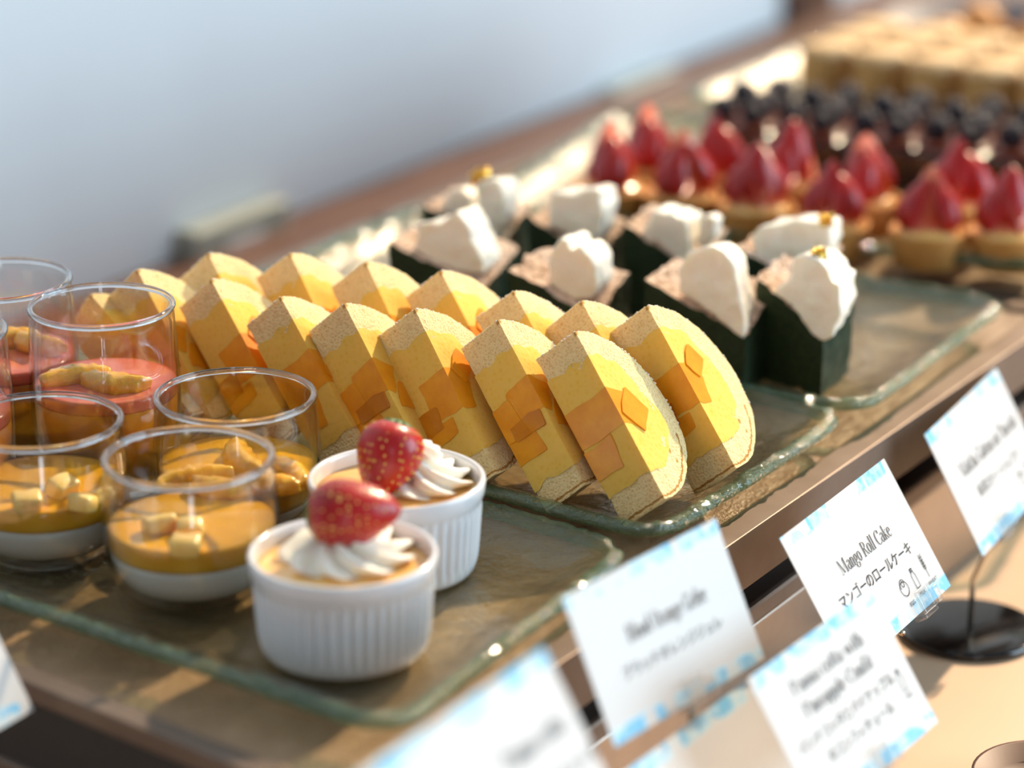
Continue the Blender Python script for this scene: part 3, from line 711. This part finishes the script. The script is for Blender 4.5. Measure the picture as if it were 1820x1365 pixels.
def strawberry(parent, mtx, seed=0, L=.032, Wd=.0135):
    bm, rad = strawberry_mesh(L, Wd)
    pts = seeds_for(rad, L)
    P = [V((r*math.cos(a), r*math.sin(a), L*s)) for s, r, a in pts]
    for v in bm.verts:
        dmin = min((v.co-p).length for p in P)
        v.co += V((v.co.x, v.co.y, 0)).normalized()*(-.0004*math.exp(-(dmin/.0008)**2)+.0009*noise.noise(v.co*70+V((seed, 0, 0))))
    o = obj('strawberry', bm, 'strawberry', parent, mtx=mtx)
    sb = bmesh.new()
    for p in P:
        r = bmesh.ops.create_icosphere(sb, subdivisions=1, radius=.00046)
        q = V((p.x, p.y, 0)).normalized()
        for v in r['verts']: v.co = V((v.co.x, v.co.y, v.co.z*1.5))+p-q*.0002
    s_ = obj('strawberry_seeds', sb, 'seed', o); s_['kind'] = 'stuff'
    lb = bmesh.new()
    for k in range(9):
        a = k/9*math.tau; ca, sa = math.cos(a), math.sin(a)
        for (w0, r0, z0, w1, r1, z1) in ((.0008, .001, -.0008, .0021, .0045, .0000), (.0021, .0045, .0, .0003, .0095, .0032)):
            q = [V((r0*ca-w0*sa, r0*sa+w0*ca, z0)), V((r0*ca+w0*sa, r0*sa-w0*ca, z0)), V((r1*ca+w1*sa, r1*sa-w1*ca, z1)), V((r1*ca-w1*sa, r1*sa+w1*ca, z1))]
            lb.faces.new([lb.verts.new(x) for x in q])
    bmesh.ops.remove_doubles(lb, verts=lb.verts, dist=1e-5)
    c_ = obj('calyx', lb, 'leaf', o); sd = c_.modifiers.new('t', 'SOLIDIFY'); sd.thickness = .0005
    return o
RR, RH = .0341, .038
def ram_fn(a, k):
    return 0
def ramekin_mesh():
    n = 46*6; prof = [(0, .0010), (.024, .0010), (.0262, 0), (.0290, .0006), (.0300, .002)]
    nfl = len(prof)
    fl_z = [.0045+.0245*i/10 for i in range(11)]
    prof += [(.0303+(.0323-.0303)*(z/.03), z) for z in fl_z]
    prof += [(.0330, .0305), (.0337, .0320), (RR, .0365), (RR-.0003, .0376), (RR-.0012, RH), (RR-.0022, .0376), (RR-.0027, .0365), (.0300, .020), (.0275, .006), (.025, .0042), (0, .004)]
    def fn(a, k):
        if nfl <= k < nfl+11:
            e = min(1, (k-nfl)/1.5+.3, (nfl+10-k)/1.5+.2); return .00075*e*(abs(math.cos(a*23))*2-1.2)
        return 0
    return lathe(prof, n, fn)
rmesh = None
def swirl_mesh(r0, h, seed, lobes=9):
    """piped star rosette"""
    bm = bmesh.new(); n = 108; m = 26; rings = []
    for j in range(m+1):
        s = j/m; z = h*s; base = r0*(1-s)**.62*(1+.25*math.sin(s*9))
        tw = s*2.2
        rings.append([bm.verts.new(((base*(1+.16*math.cos(lobes*(a+tw))**1))*math.cos(a)+.0, base*(1+.16*math.cos(lobes*(a+tw)))*math.sin(a), z+.001*math.cos(lobes*(a+tw)))) for a in [i/n*math.tau for i in range(n)]])
    for A, B in zip(rings, rings[1:]):
        for i in range(n): bm.faces.new((A[i], A[(i+1) % n], B[(i+1) % n], B[i]))
    bm.faces.new(rings[0][::-1]); bm.faces.new(rings[-1]); jitter(bm, .0006, 180, seed); return bm
def ramekin(px, py, label, seed, swirl_px, swirl_r, berry_px, berry_z, axis, bL, bW):
    global rmesh
    zb = .0062; P = at(px, py, zb+RH)
    t = thing('custard_ramekin', label, 'dessert', loc((P.x, P.y, zb)), 'white ramekins of custard')
    if rmesh is None: g = obj('ramekin', ramekin_mesh(), 'porcelain', t); rmesh = g.data
    else: obj('ramekin', rmesh, None, t)
    prof = [(0, .0045), (.0255, .0065), (.0300, .021), (.0312, .0322), (.029, .0318), (.02, .0321), (.01, .0323), (0, .0323)]
    bm = lathe(prof, 48); obj('custard', bm, 'custard', t)
    Q = at(*swirl_px, zb+.0298)-P
    obj('cream_swirl', swirl_mesh(swirl_r, .017, seed), 'cream_w', t, mtx=Matrix.Translation((Q.x, Q.y, .0315)) @ Matrix.Rotation(seed*.7, 4, 'Z'))
    ax = V(axis).normalized(); C_ = at(*berry_px, zb+berry_z); C_ = V((C_.x-P.x, C_.y-P.y, berry_z))
    y = ax.orthogonal().normalized(); x = y.cross(ax)
    strawberry(t, frame(x, y, ax, C_-ax*bL*.45), seed, bL, bW)
    return t
ramekin(609, 978, 'nearest fluted white ramekin, strawberry lying on its side on piped cream', 1, (618, 1000), .0192, (622, 912), .049, (.93, .0, .06), .034, .0128)
ramekin(705, 845, 'second fluted white ramekin behind, round seeded strawberry leaning left of the cream', 2, (745, 868), .0165, (690, 812), .047, (-.30, -.42, -.95), .031, .0128)
# ---------------------------------------------------------------- strawberry tarts
def tart_proto():
    t = thing('strawberry_tart', 'x', 'tart', None, 'strawberry tarts')
    prof = [(0, 0), (.0165, 0), (.0172, .001), (.0200, .0165), (.0200, .018), (.0186, .018), (.0178, .0145), (0, .0145)]
    obj('tart_shell', lathe(prof, 48, lambda a, k: .0003*math.sin(a*5+k)), 'tart', t)
    obj('custard_fill', lathe([(0, .0140), (.0178, .0146), (.015, .0185), (.008, .021), (0, .0215)], 32), 'custard', t)
    for k in range(6):
        a = k/5*math.tau+.4; lean = .38 if k else 0
        Lb = .030 if k else .035
        bm, rad = strawberry_mesh(Lb, .0098 if k else .0108, 16, 12)
        clip(bm, V((.0, 0, 0)), V((-1, 0, 0)))
        for f in bm.faces:
            if f.normal.x < -.9 and abs(f.calc_center_median().x) < 1e-4: f.material_index = 1
        rr = .0115 if k else .0
        x = V((-math.cos(a), -math.sin(a), 0)); 
        if k % 2 == 0: x = -x
        ax = V((-math.cos(a)*lean, -math.sin(a)*lean, 1)).normalized(); x = (x-ax*x.dot(ax)).normalized(); y = ax.cross(x)
        obj('strawberry_half', bm, ['strawberry', 'strawberry_cut'], t, mtx=frame(x, y, ax, (math.cos(a)*rr, math.sin(a)*rr, .017)))
    return t
tp = tart_proto(); first = True
tf = [(1085, 338), (1212, 350), (1345, 370), (1478, 398), (1650, 412), (1792, 416)]
tlab = ['leftmost small strawberry tart of the front row on the glass plate', 'second strawberry tart from the left in the front row, tall red peak', 'third strawberry tart of the front row, behind the upright matcha cream tab',
        'fourth strawberry tart of the front row, above the gold-leafed matcha cream', 'wide front strawberry tart with creamy crumbly rim, second from the right edge', 'strawberry tart cut by the right edge of the frame, front row',
        'leftmost strawberry tart of the back row, highest red peak', 'second back-row strawberry tart, glinting tip before the dark cakes', 'third back-row strawberry tart before the dark cakes', 'fourth back-row strawberry tart from the left', 'rightmost strawberry tart of the back row near the frame edge']
pos = [at(x, y, .0255) for x, y in tf]
tpos = pos+[p+V((.022, .044, 0)) for p in pos[:5]]
for i, p in enumerate(tpos):
    m4 = loc((p.x, p.y, .0087), rnd.uniform(0, 6), rnd.uniform(.99, 1.09))
    if i == 0: tp.matrix_world = m4; tp['label'] = tlab[0]
    else: dup(tp, m4, tlab[i])
# ---------------------------------------------------------------- dark berry cakes
t = thing('chocolate_berry_cake', 'x', 'cake', None, 'dark chocolate berry cakes')
bm = bmesh.new(); box(bm, -.019, -.016, 0, .019, .016, .020, bev=.003); obj('chocolate_base', bm, 'choc', t)
bm = bmesh.new(); box(bm, -.017, -.014, .0202, .017, .014, .0235, bev=.001); obj('red_glaze', bm, 'choc_red', t)
for (bx, by, br) in ((-.009, -.005, .0075), (.008, .004, .008), (.007, -.008, .006)):
    bm = bmesh.new(); rr = random.Random(3)
    for k in range(26):
        z = 1-2*(k+.5)/26; a = k*2.4; q = V((math.sqrt(1-z*z)*math.cos(a), math.sqrt(1-z*z)*math.sin(a), z))*br*.75
        r = bmesh.ops.create_icosphere(bm, subdivisions=1, radius=br*.32)
        for v in r['verts']: v.co += q
    obj('blackberry', bm, 'berry', t, mtx=Matrix.Translation((bx, by, .0235+br*.8)))
dk = t; ok = False; rown = ['leftmost', 'second', 'third', 'fourth', 'fifth', 'sixth', 'seventh']
for r_ in range(2):
    for i in range(7):
        p = c5+x4*(-.145+.0425*i)+y4*(-.020+.040*r_)
        m4 = loc((p.x, p.y, .0087), math.atan2(x4.y, x4.x)+rnd.uniform(-.1, .1), 1.14)
        lab = '%s dark chocolate cake with blackberries in the %s row behind the tarts' % (rown[i], 'near' if r_ == 0 else 'far')
        if not ok: dk.matrix_world = m4; dk['label'] = lab; ok = True
        else: dup(dk, m4, lab)
# ---------------------------------------------------------------- tall yellow cakes at the back
t = thing('yellow_cake', 'x', 'cake', None, 'tall yellow cakes on the far plate')
bm = lathe([(0, 0), (.0155, 0), (.0168, .001), (.0170, .040), (0, .040)], 36, lambda a, k: .0016*(abs(math.cos(a*2))**.5)-.0006+.0006*math.sin(a*14)); obj('cake_sponge', bm, 'cake_side', t)
bm = lathe([(0, .040), (.0172, .0395), (.0178, .0415), (.0165, .0445), (.010, .046), (0, .0465)], 36, lambda a, k: .0007*math.sin(a*5+k)); obj('cream_cap', bm, 'cake_top', t)
yk = t; ok = False
base = at(1470, 182, .015)
for r_ in range(3):
    for i in range(7):
        p = base+N_*(.0365*i)+T_*(.037*r_)
        m4 = loc((p.x, p.y, .0075), math.atan2(N_.y, N_.x))
        lab = '%s tall yellow cake with tan top, %s row of the far plate' % (rown[i], ('nearest', 'middle', 'rearmost')[r_])
        if not ok: yk.matrix_world = m4; yk['label'] = lab; ok = True
        else: dup(yk, m4, lab)
# pastries and steel dish at the far right top
p = at(1775, 8, .045)
t = thing('pastry_dish', 'steel dish holding baked pastries at the far top right', 'dish', loc((p.x, p.y+.03, .0015)))
obj('steel_bowl', lathe([(0, 0), (.05, 0), (.058, .004), (.072, .026), (.074, .026), (.061, .003), (.05, .002), (0, .002)], 48), 'grey_dish', t)
for i in range(3):
    a = i/3*math.tau+3.6; q = p+V((.036*math.cos(a), .03+.036*math.sin(a), 0))
    bm = bmesh.new(); n = 12; rings = []
    for k in range(n+1):
        th = -1.3+2.6*k/n; w_ = .004+.010*math.cos(th*1.1)**2
        rings.append([bm.verts.new((.022*math.sin(th), .022*math.cos(th)-.018+w_*math.cos(s/10*math.tau), w_*math.sin(s/10*math.tau))) for s in range(10)])
    for A, B in zip(rings, rings[1:]):
        for s in range(10): bm.faces.new((A[s], A[(s+1) % 10], B[(s+1) % 10], B[s]))
    bm.faces.new(rings[0][::-1]); bm.faces.new(rings[-1]); jitter(bm, .001, 200, i)
    o = obj('croissant_pastry', bm, 'pastry', mtx=loc((q.x, q.y, .019), a))
    tag(o, ('leftmost golden pastry in the steel dish at the far top right', 'nearest golden pastry in the far steel dish', 'rightmost golden pastry in the far steel dish, mostly out of frame')[i], 'pastry', 'baked pastries in the steel dish')
# ---------------------------------------------------------------- lettering
G = {}
def arc(cx, cy, rx, ry, a0, a1, n=14): return [(cx+rx*math.cos(math.radians(a0+(a1-a0)*i/n)), cy+ry*math.sin(math.radians(a0+(a1-a0)*i/n))) for i in range(n+1)]
ser = lambda x, y, w=.09: [(x-w, y), (x+w, y)]
X = .46
G['M'] = (.84, [[(.12, 0), (.12, .7)], [(.12, .7), (.38, .03)], [(.38, .03), (.66, .7)], [(.68, 0), (.68, .7)], ser(.12, 0, .08), ser(.68, 0, .1), ser(.1, .7, .06), ser(.71, .7, .06)])
G['B'] = (.52, [[(.12, 0), (.12, .7)], arc(.2, .53, .2, .17, 90, -90), arc(.2, .18, .24, .18, 90, -90), [(.05, .7), (.2, .7)], [(.12, .36), (.2, .36)], [(.05, 0), (.2, 0)]])
G['R'] = (.56, [[(.12, 0), (.12, .7)], arc(.2, .53, .2, .17, 90, -90), [(.05, .7), (.2, .7)], [(.12, .36), (.25, .36)], [(.25, .36), (.42, .05), (.52, .0)], ser(.12, 0)])
G['P'] = (.50, [[(.12, 0), (.12, .7)], arc(.2, .52, .22, .18, 90, -90), [(.05, .7), (.2, .7)], [(.12, .34), (.2, .34)], ser(.12, 0)])
G['C'] = (.52, [arc(.28, .35, .22, .36, 50, 310, 22), [(.44, .52), (.44, .68)]])
G['G'] = (.58, [arc(.28, .35, .22, .36, 50, 320, 22), [(.45, .03), (.45, .30)], [(.36, .30), (.54, .30)], [(.44, .52), (.44, .68)]])
G['O'] = (.56, [arc(.28, .35, .22, .36, 0, 360, 28)])
G['a'] = (.38, [arc(.16, .13, .12, .14, 60, 350, 16), [(.29, .02), (.29, .33)], arc(.18, .33, .11, .13, 0, 160, 10), [(.29, .02), (.36, .0)]])
G['n'] = (.42, [[(.10, 0), (.10, X)], arc(.20, .30, .11, .16, 160, 0, 10), [(.31, .30), (.31, 0)], ser(.10, 0, .06), ser(.31, 0, .06), [(.03, X), (.1, X)]])
G['g'] = (.40, [arc(.17, .30, .11, .16, 0, 360, 18), [(.26, .42), (.37, .46)], arc(.18, -.08, .15, .12, 0, 360, 18), [(.1, .16), (.07, .09), (.14, .05)]])
G['o'] = (.38, [arc(.18, .23, .14, .24, 0, 360, 22)])
G['l'] = (.22, [[(.11, 0), (.11, .74)], ser(.11, 0, .07), [(.04, .74), (.11, .74)]])
G['k'] = (.42, [[(.10, 0), (.10, .74)], [(.11, .18), (.32, X)], [(.17, .26), (.34, 0)], ser(.10, 0, .06), ser(.34, 0, .06), ser(.32, X, .06)])
G['e'] = (.36, [[(.05, .26), (.30, .26)], arc(.18, .23, .13, .24, 8, 320, 22)])
G['t'] = (.26, [[(.12, .64), (.12, .08)], arc(.18, .07, .06, .07, 180, 320, 6), [(.03, X), (.22, X)]])
G['c'] = (.34, [arc(.18, .23, .13, .24, 50, 320, 18)])
G['h'] = (.42, [[(.10, 0), (.10, .74)], arc(.20, .30, .11, .16, 160, 0, 10), [(.31, .30), (.31, 0)], ser(.10, 0, .06), ser(.31, 0, .06)])
G['u'] = (.42, [[(.10, X), (.10, .14)], arc(.20, .14, .10, .15, 180, 350, 10), [(.31, X), (.31, 0)], [(.03, X), (.1, X)], [(.31, 0), (.38, 0)]])
G['d'] = (.40, [arc(.17, .23, .13, .24, 0, 360, 22), [(.30, 0), (.30, .74)], [(.23, .74), (.3, .74)]])
G['r'] = (.32, [[(.10, 0), (.10, X)], arc(.22, .34, .10, .12, 160, 60, 6), ser(.10, 0, .07)])
G['w'] = (.56, [[(.06, X), (.17, .02)], [(.17, .02), (.28, X)], [(.28, X), (.39, .02)], [(.39, .02), (.50, X)]])
G['i'] = (.20, [[(.10, 0), (.10, X)], ser(.10, 0, .06), [(.10, .62), (.10, .70)]])
G['p'] = (.42, [[(.10, -.22), (.10, X)], arc(.21, .23, .13, .24, 0, 360, 20), ser(.1, -.22, .06)])
G['f'] = (.26, [[(.11, 0), (.11, .62)], arc(.18, .62, .07, .11, 180, 30, 6), [(.03, X), (.21, X)], ser(.11, 0, .06)])
G['é'] = (.36, G['e'][1]+[[(.16, .56), (.26, .70)]])
def lettering(text, width, size, condense=.78):
    """stroked high contrast letters: uprights thick, cross strokes thin; returns bm centred at x=0"""
    bm = bmesh.new(); x = 0; th, tn = .038, .011
    for ch in text:
        if ch == ' ': x += .24; continue
        adv, strokes = G[ch]
        for st in strokes:
            L, Rr = [], []
            for i, p in enumerate(st):
                a = st[max(0, i-1)]; b = st[min(len(st)-1, i+1)]; dx, dy = b[0]-a[0], b[1]-a[1]; l = math.hypot(dx, dy) or 1
                hw = tn+(th-tn)*(abs(dy)/l)**2.5
                if ch == 'M' and st is strokes[0]: hw = tn
                if dx*dy > 0 and len(st) == 2 and abs(dx) > .02: hw = tn      # rising diagonals stay thin
                nx, ny = -dy/l*hw, dx/l*hw
                L.append(bm.verts.new((x+p[0]+nx, p[1]+ny, 0))); Rr.append(bm.verts.new((x+p[0]-nx, p[1]-ny, 0)))
            for i in range(len(st)-1): bm.faces.new((L[i], Rr[i], Rr[i+1], L[i+1]))
        x += adv
    s = width/x; sy = size/.7
    for v in bm.verts: v.co = V(((v.co.x-x/2)*s, v.co.y*sy, 0))
    return bm
def cjk(text, size):
    c = bpy.data.curves.new('jp', 'FONT'); c.body = text; c.size = size; c.align_x = 'CENTER'
    o = bpy.data.objects.new('jp', c); COL.objects.link(o)
    dg = bpy.context.evaluated_depsgraph_get(); me = bpy.data.meshes.new_from_object(o.evaluated_get(dg))
    bpy.data.objects.remove(o); me.materials.clear(); me.materials.append(M['ink']); return me
# ---------------------------------------------------------------- card stands
CW, CHH = .100, .060
def ribbon(bm, pts, w, ox=0, oy=0, s=1):
    L, Rr = [], []
    for i, p in enumerate(pts):
        a = pts[max(0, i-1)]; b = pts[min(len(pts)-1, i+1)]; dx, dy = b[0]-a[0], b[1]-a[1]; l = math.hypot(dx, dy) or 1
        nx, ny = -dy/l*w/2, dx/l*w/2
        L.append(bm.verts.new((ox+s*p[0]+nx, oy+s*p[1]+ny, 0))); Rr.append(bm.verts.new((ox+s*p[0]-nx, oy+s*p[1]-ny, 0)))
    for i in range(len(pts)-1): bm.faces.new((L[i], Rr[i], Rr[i+1], L[i+1]))
def icon(kind):
    bm = bmesh.new(); w = .00035
    if kind == 'egg':
        ribbon(bm, arc(0, 0, .0034, .0030, 0, 360, 24), w); ribbon(bm, arc(0, .0014, .0024, .0026, 20, 200, 16), w); ribbon(bm, arc(.0002, .002, .0011, .0012, 0, 360, 12), w)
    elif kind == 'milk':
        ribbon(bm, [(-.0017, -.004), (-.0017, .0012), (-.0009, .0026), (-.0009, .0044), (.0009, .0044), (.0009, .0026), (.0017, .0012), (.0017, -.004), (-.0017, -.004)], w)
        for y in (.0030, .0036, .0042): ribbon(bm, [(-.0011, y), (.0011, y)], w)
    else:
        ribbon(bm, [(0, -.0045), (0, .003)], w)
        for k in range(5):
            y = -.001+.0013*k
            for s in (-1, 1):
                vs = [(0, y), (s*.0010, y+.0004), (s*.0014, y+.0016), (s*.0003, y+.0011)]
                ribbon(bm, vs+[vs[0]], w*.7)
    return bm
def card(TL, az, lean, label, latin=(), jp=(), icons=(), stand=True, roll=0, w=CW, h=CHH, base_ofs=(0, 0), sx=.5, clipx=None, dr=1.0, base_px=None):
    az, lean = math.radians(az), math.radians(lean)
    W = V((math.sin(az), math.cos(az), 0)); Nn = V((math.cos(az), -math.sin(az), 0))
    dd = V((0, 0, -1))*math.cos(lean)+Nn*math.sin(lean); up = -dd; nz = W.cross(up)
    t = thing('name_card', label, 'sign', frame(W, up, nz, TL))     # local: x along text, y up, z out of the face; origin top left
    bm = bmesh.new(); box(bm, 0, -h, -.0004, w, 0, 0)
    uvl = bm.loops.layers.uv.new('UVMap')
    for f in bm.faces:
        for l in f.loops: l[uvl].uv = (l.vert.co.x/w, 1+l.vert.co.y/h)
    obj('printed_card', bm, 'card', t, False)
    bm = bmesh.new()
    for (txt, cx, by, width, size) in latin:
        o = obj('printed_words', lettering(txt, width*w, size*h), 'ink', t, False, Matrix.Translation((cx*w, -by*h, .00025)))
    for (txt, cx, by, size) in jp:
        o = obj('japanese_words', cjk(txt, size*h), None, t, False, Matrix.Translation((cx*w, -by*h, .00025)))
    for (kind, cx, by) in icons:
        obj('allergen_icon', icon(kind), 'ink', t, False, Matrix.Translation((cx*w, -by*h, .00025)))
        obj('icon_caption', cjk({'egg': 'EGG', 'milk': 'MILK', 'wheat': 'WHEAT'}[kind], .034*h*1.2), None, t, False, Matrix.Translation((cx*w+.0005, -(by+.125)*h, .00025)))
    if stand:
        s = thing('card_stand', 'stand under the ' + label, 'card stand', frame(W, Nn*-1, (0, 0, 1), (0, 0, 0)))
        foot = TL+W*(w*sx)+dd*h
        base = V((foot.x, foot.y, CZ))+W*base_ofs[0]+Nn*base_ofs[1]
        if base_px: base = at(*base_px, CZ)
        s.matrix_world = loc((base.x, base.y, CZ))
        bm = lathe([(0, 0), (.031*dr, 0), (.032*dr, .001), (.0315*dr, .0035), (.030*dr, .004), (0, .004)], 48); obj('base_disc', bm, 'black', s)
        bm = bmesh.new(); q = foot-base; tube(bm, [(0, 0, .004), (0, 0, (q.z-.006)*.6), (q.x*.5, q.y*.5, q.z-.006), (q.x, q.y, q.z-.002)], .0013); obj('stem', bm, 'stem_steel', s)
        for sg in (-1, 1):      # clear clip fingers either side of the card foot
            bm = bmesh.new(); box(bm, -.006, -.001, -.0008+sg*.0030, .006, .009, .0008+sg*.0030, bev=.0006); box(bm, -.006, -.003, -.003, .006, -.001, .003, bev=.0006)
            box(bm, .008, -.001, -.0008+sg*.0030, .0125, .006, .0008+sg*.0030, bev=.0006)
            m4 = frame(W, up, nz, q+W*w*((clipx or sx)-sx)); obj('clear_clip', bm, 'acrylic', s, mtx=m4, smooth=False)
        s['label'] = STL[label]
    return t
STL = {
 'Mango Roll Cake card': '', }
lm = 'white card lettered Mango Roll Cake with allergen icons, in sharp focus'
lg = 'white card lettered Matcha Gateau au Chocolat at the right edge'
lb_ = 'white card lettered Blood Orange Gelée in front of the mango plate'
lp = 'white card lettered Panna cotta with Pineapple Confit, milk icon, bottom right'
l5 = 'blank-looking white card with blue border, partly behind the pineapple confit card'
l6 = 'very blurred white card with grey lettering at the bottom centre'
l7 = 'blurred bluish card corner at the bottom left edge'
STL = {lm: 'black disc stand and clear clip holding the Mango Roll Cake card', lg: 'black disc stand with thin stem holding the Matcha Gateau card', lb_: 'stand holding the Blood Orange card',
       lp: 'stand holding the pineapple confit card', l5: 'stand holding the card left of the pineapple confit one', l6: 'stand holding the blurred bottom centre card', l7: 'dark stand under the card at the bottom left edge'}
card(V((.1036, .9855, .0156)), 30.9, 32.9, lm, [('Mango Roll Cake', .525, .455, .49, .098)], [('マンゴーのロールケーキ', .51, .635, .105)], [('egg', .655, .80), ('milk', .765, .79), ('wheat', .88, .775)], sx=.5, clipx=.72, dr=.7, base_px=(1500, 1275))
card(V((.1814, 1.1343, .0024)), 27.5, 29.9, lg, [('Matcha Gateau au Chocolat', .55, .46, .78, .115)], [('抹茶ガトーショコラ', .52, .66, .105)], [('egg', .72, .80), ('milk', .82, .79), ('wheat', .92, .775)], sx=.30, base_ofs=(-.004, -.012))
def pull(P, k): return V((0, 0, H))+(V(P)-V((0, 0, H)))*k
def from_tr(px, py, dep, az, lean, w=CW):
    az = math.radians(az); return V((0, 0, H))+ray(px, py)*dep-V((math.sin(az), math.cos(az), 0))*w
card(pull((.0188, .946, .0082), .905), 38.9, 25.4, lb_, [('Blood Orange Gelée', .53, .46, .52, .11)], [('ブラッドオレンジジュレ', .50, .66, .10)], w=CW*.905, h=CHH*.905, dr=.6)
card(pull((.0882, .9329, -.0192), .92), 33.8, 33.2, lp, [('Panna cotta with', .50, .27, .58, .10), ('Pineapple Confit', .50, .43, .56, .10)], [('パンナコッタとパイナップル', .47, .60, .10), ('のコンフィチュール', .50, .75, .10)], [('milk', .90, .62)], w=CW*.92, h=CHH*.92, dr=.6)
card(from_tr(1334, 1204, 1.0, 33.5, 31), 33.5, 31, l5, [], [], dr=.6, base_ofs=(-.03, 0))
card(from_tr(965, 1150, .84, 32, 31.5), 32, 31.5, l6, [('Panna cotta', .76, .42, .34, .12)], [('イチゴのパンナコッタ', .72, .62, .10)])
# left edge card: its lower right corner shows
BR = at(60, 1262, -.004)
az7, le7 = math.radians(32), math.radians(30); W7 = V((math.sin(az7), math.cos(az7), 0)); N7 = V((math.cos(az7), -math.sin(az7), 0)); D7 = V((0, 0, -1))*math.cos(le7)+N7*math.sin(le7)
card(BR-W7*CW-D7*CHH, 32, 30, l7)
# round wooden dish at the very corner
p = at(1862, 1425, CZ)
o = obj('wooden_dish', lathe([(0, 0), (.018, 0), (.026, .004), (.031, .012), (.0295, .012), (.024, .006), (0, .004)], 48), 'wood', mtx=loc((p.x, p.y, CZ)))
tag(o, 'brown round wooden dish edge at the bottom right corner', 'dish')
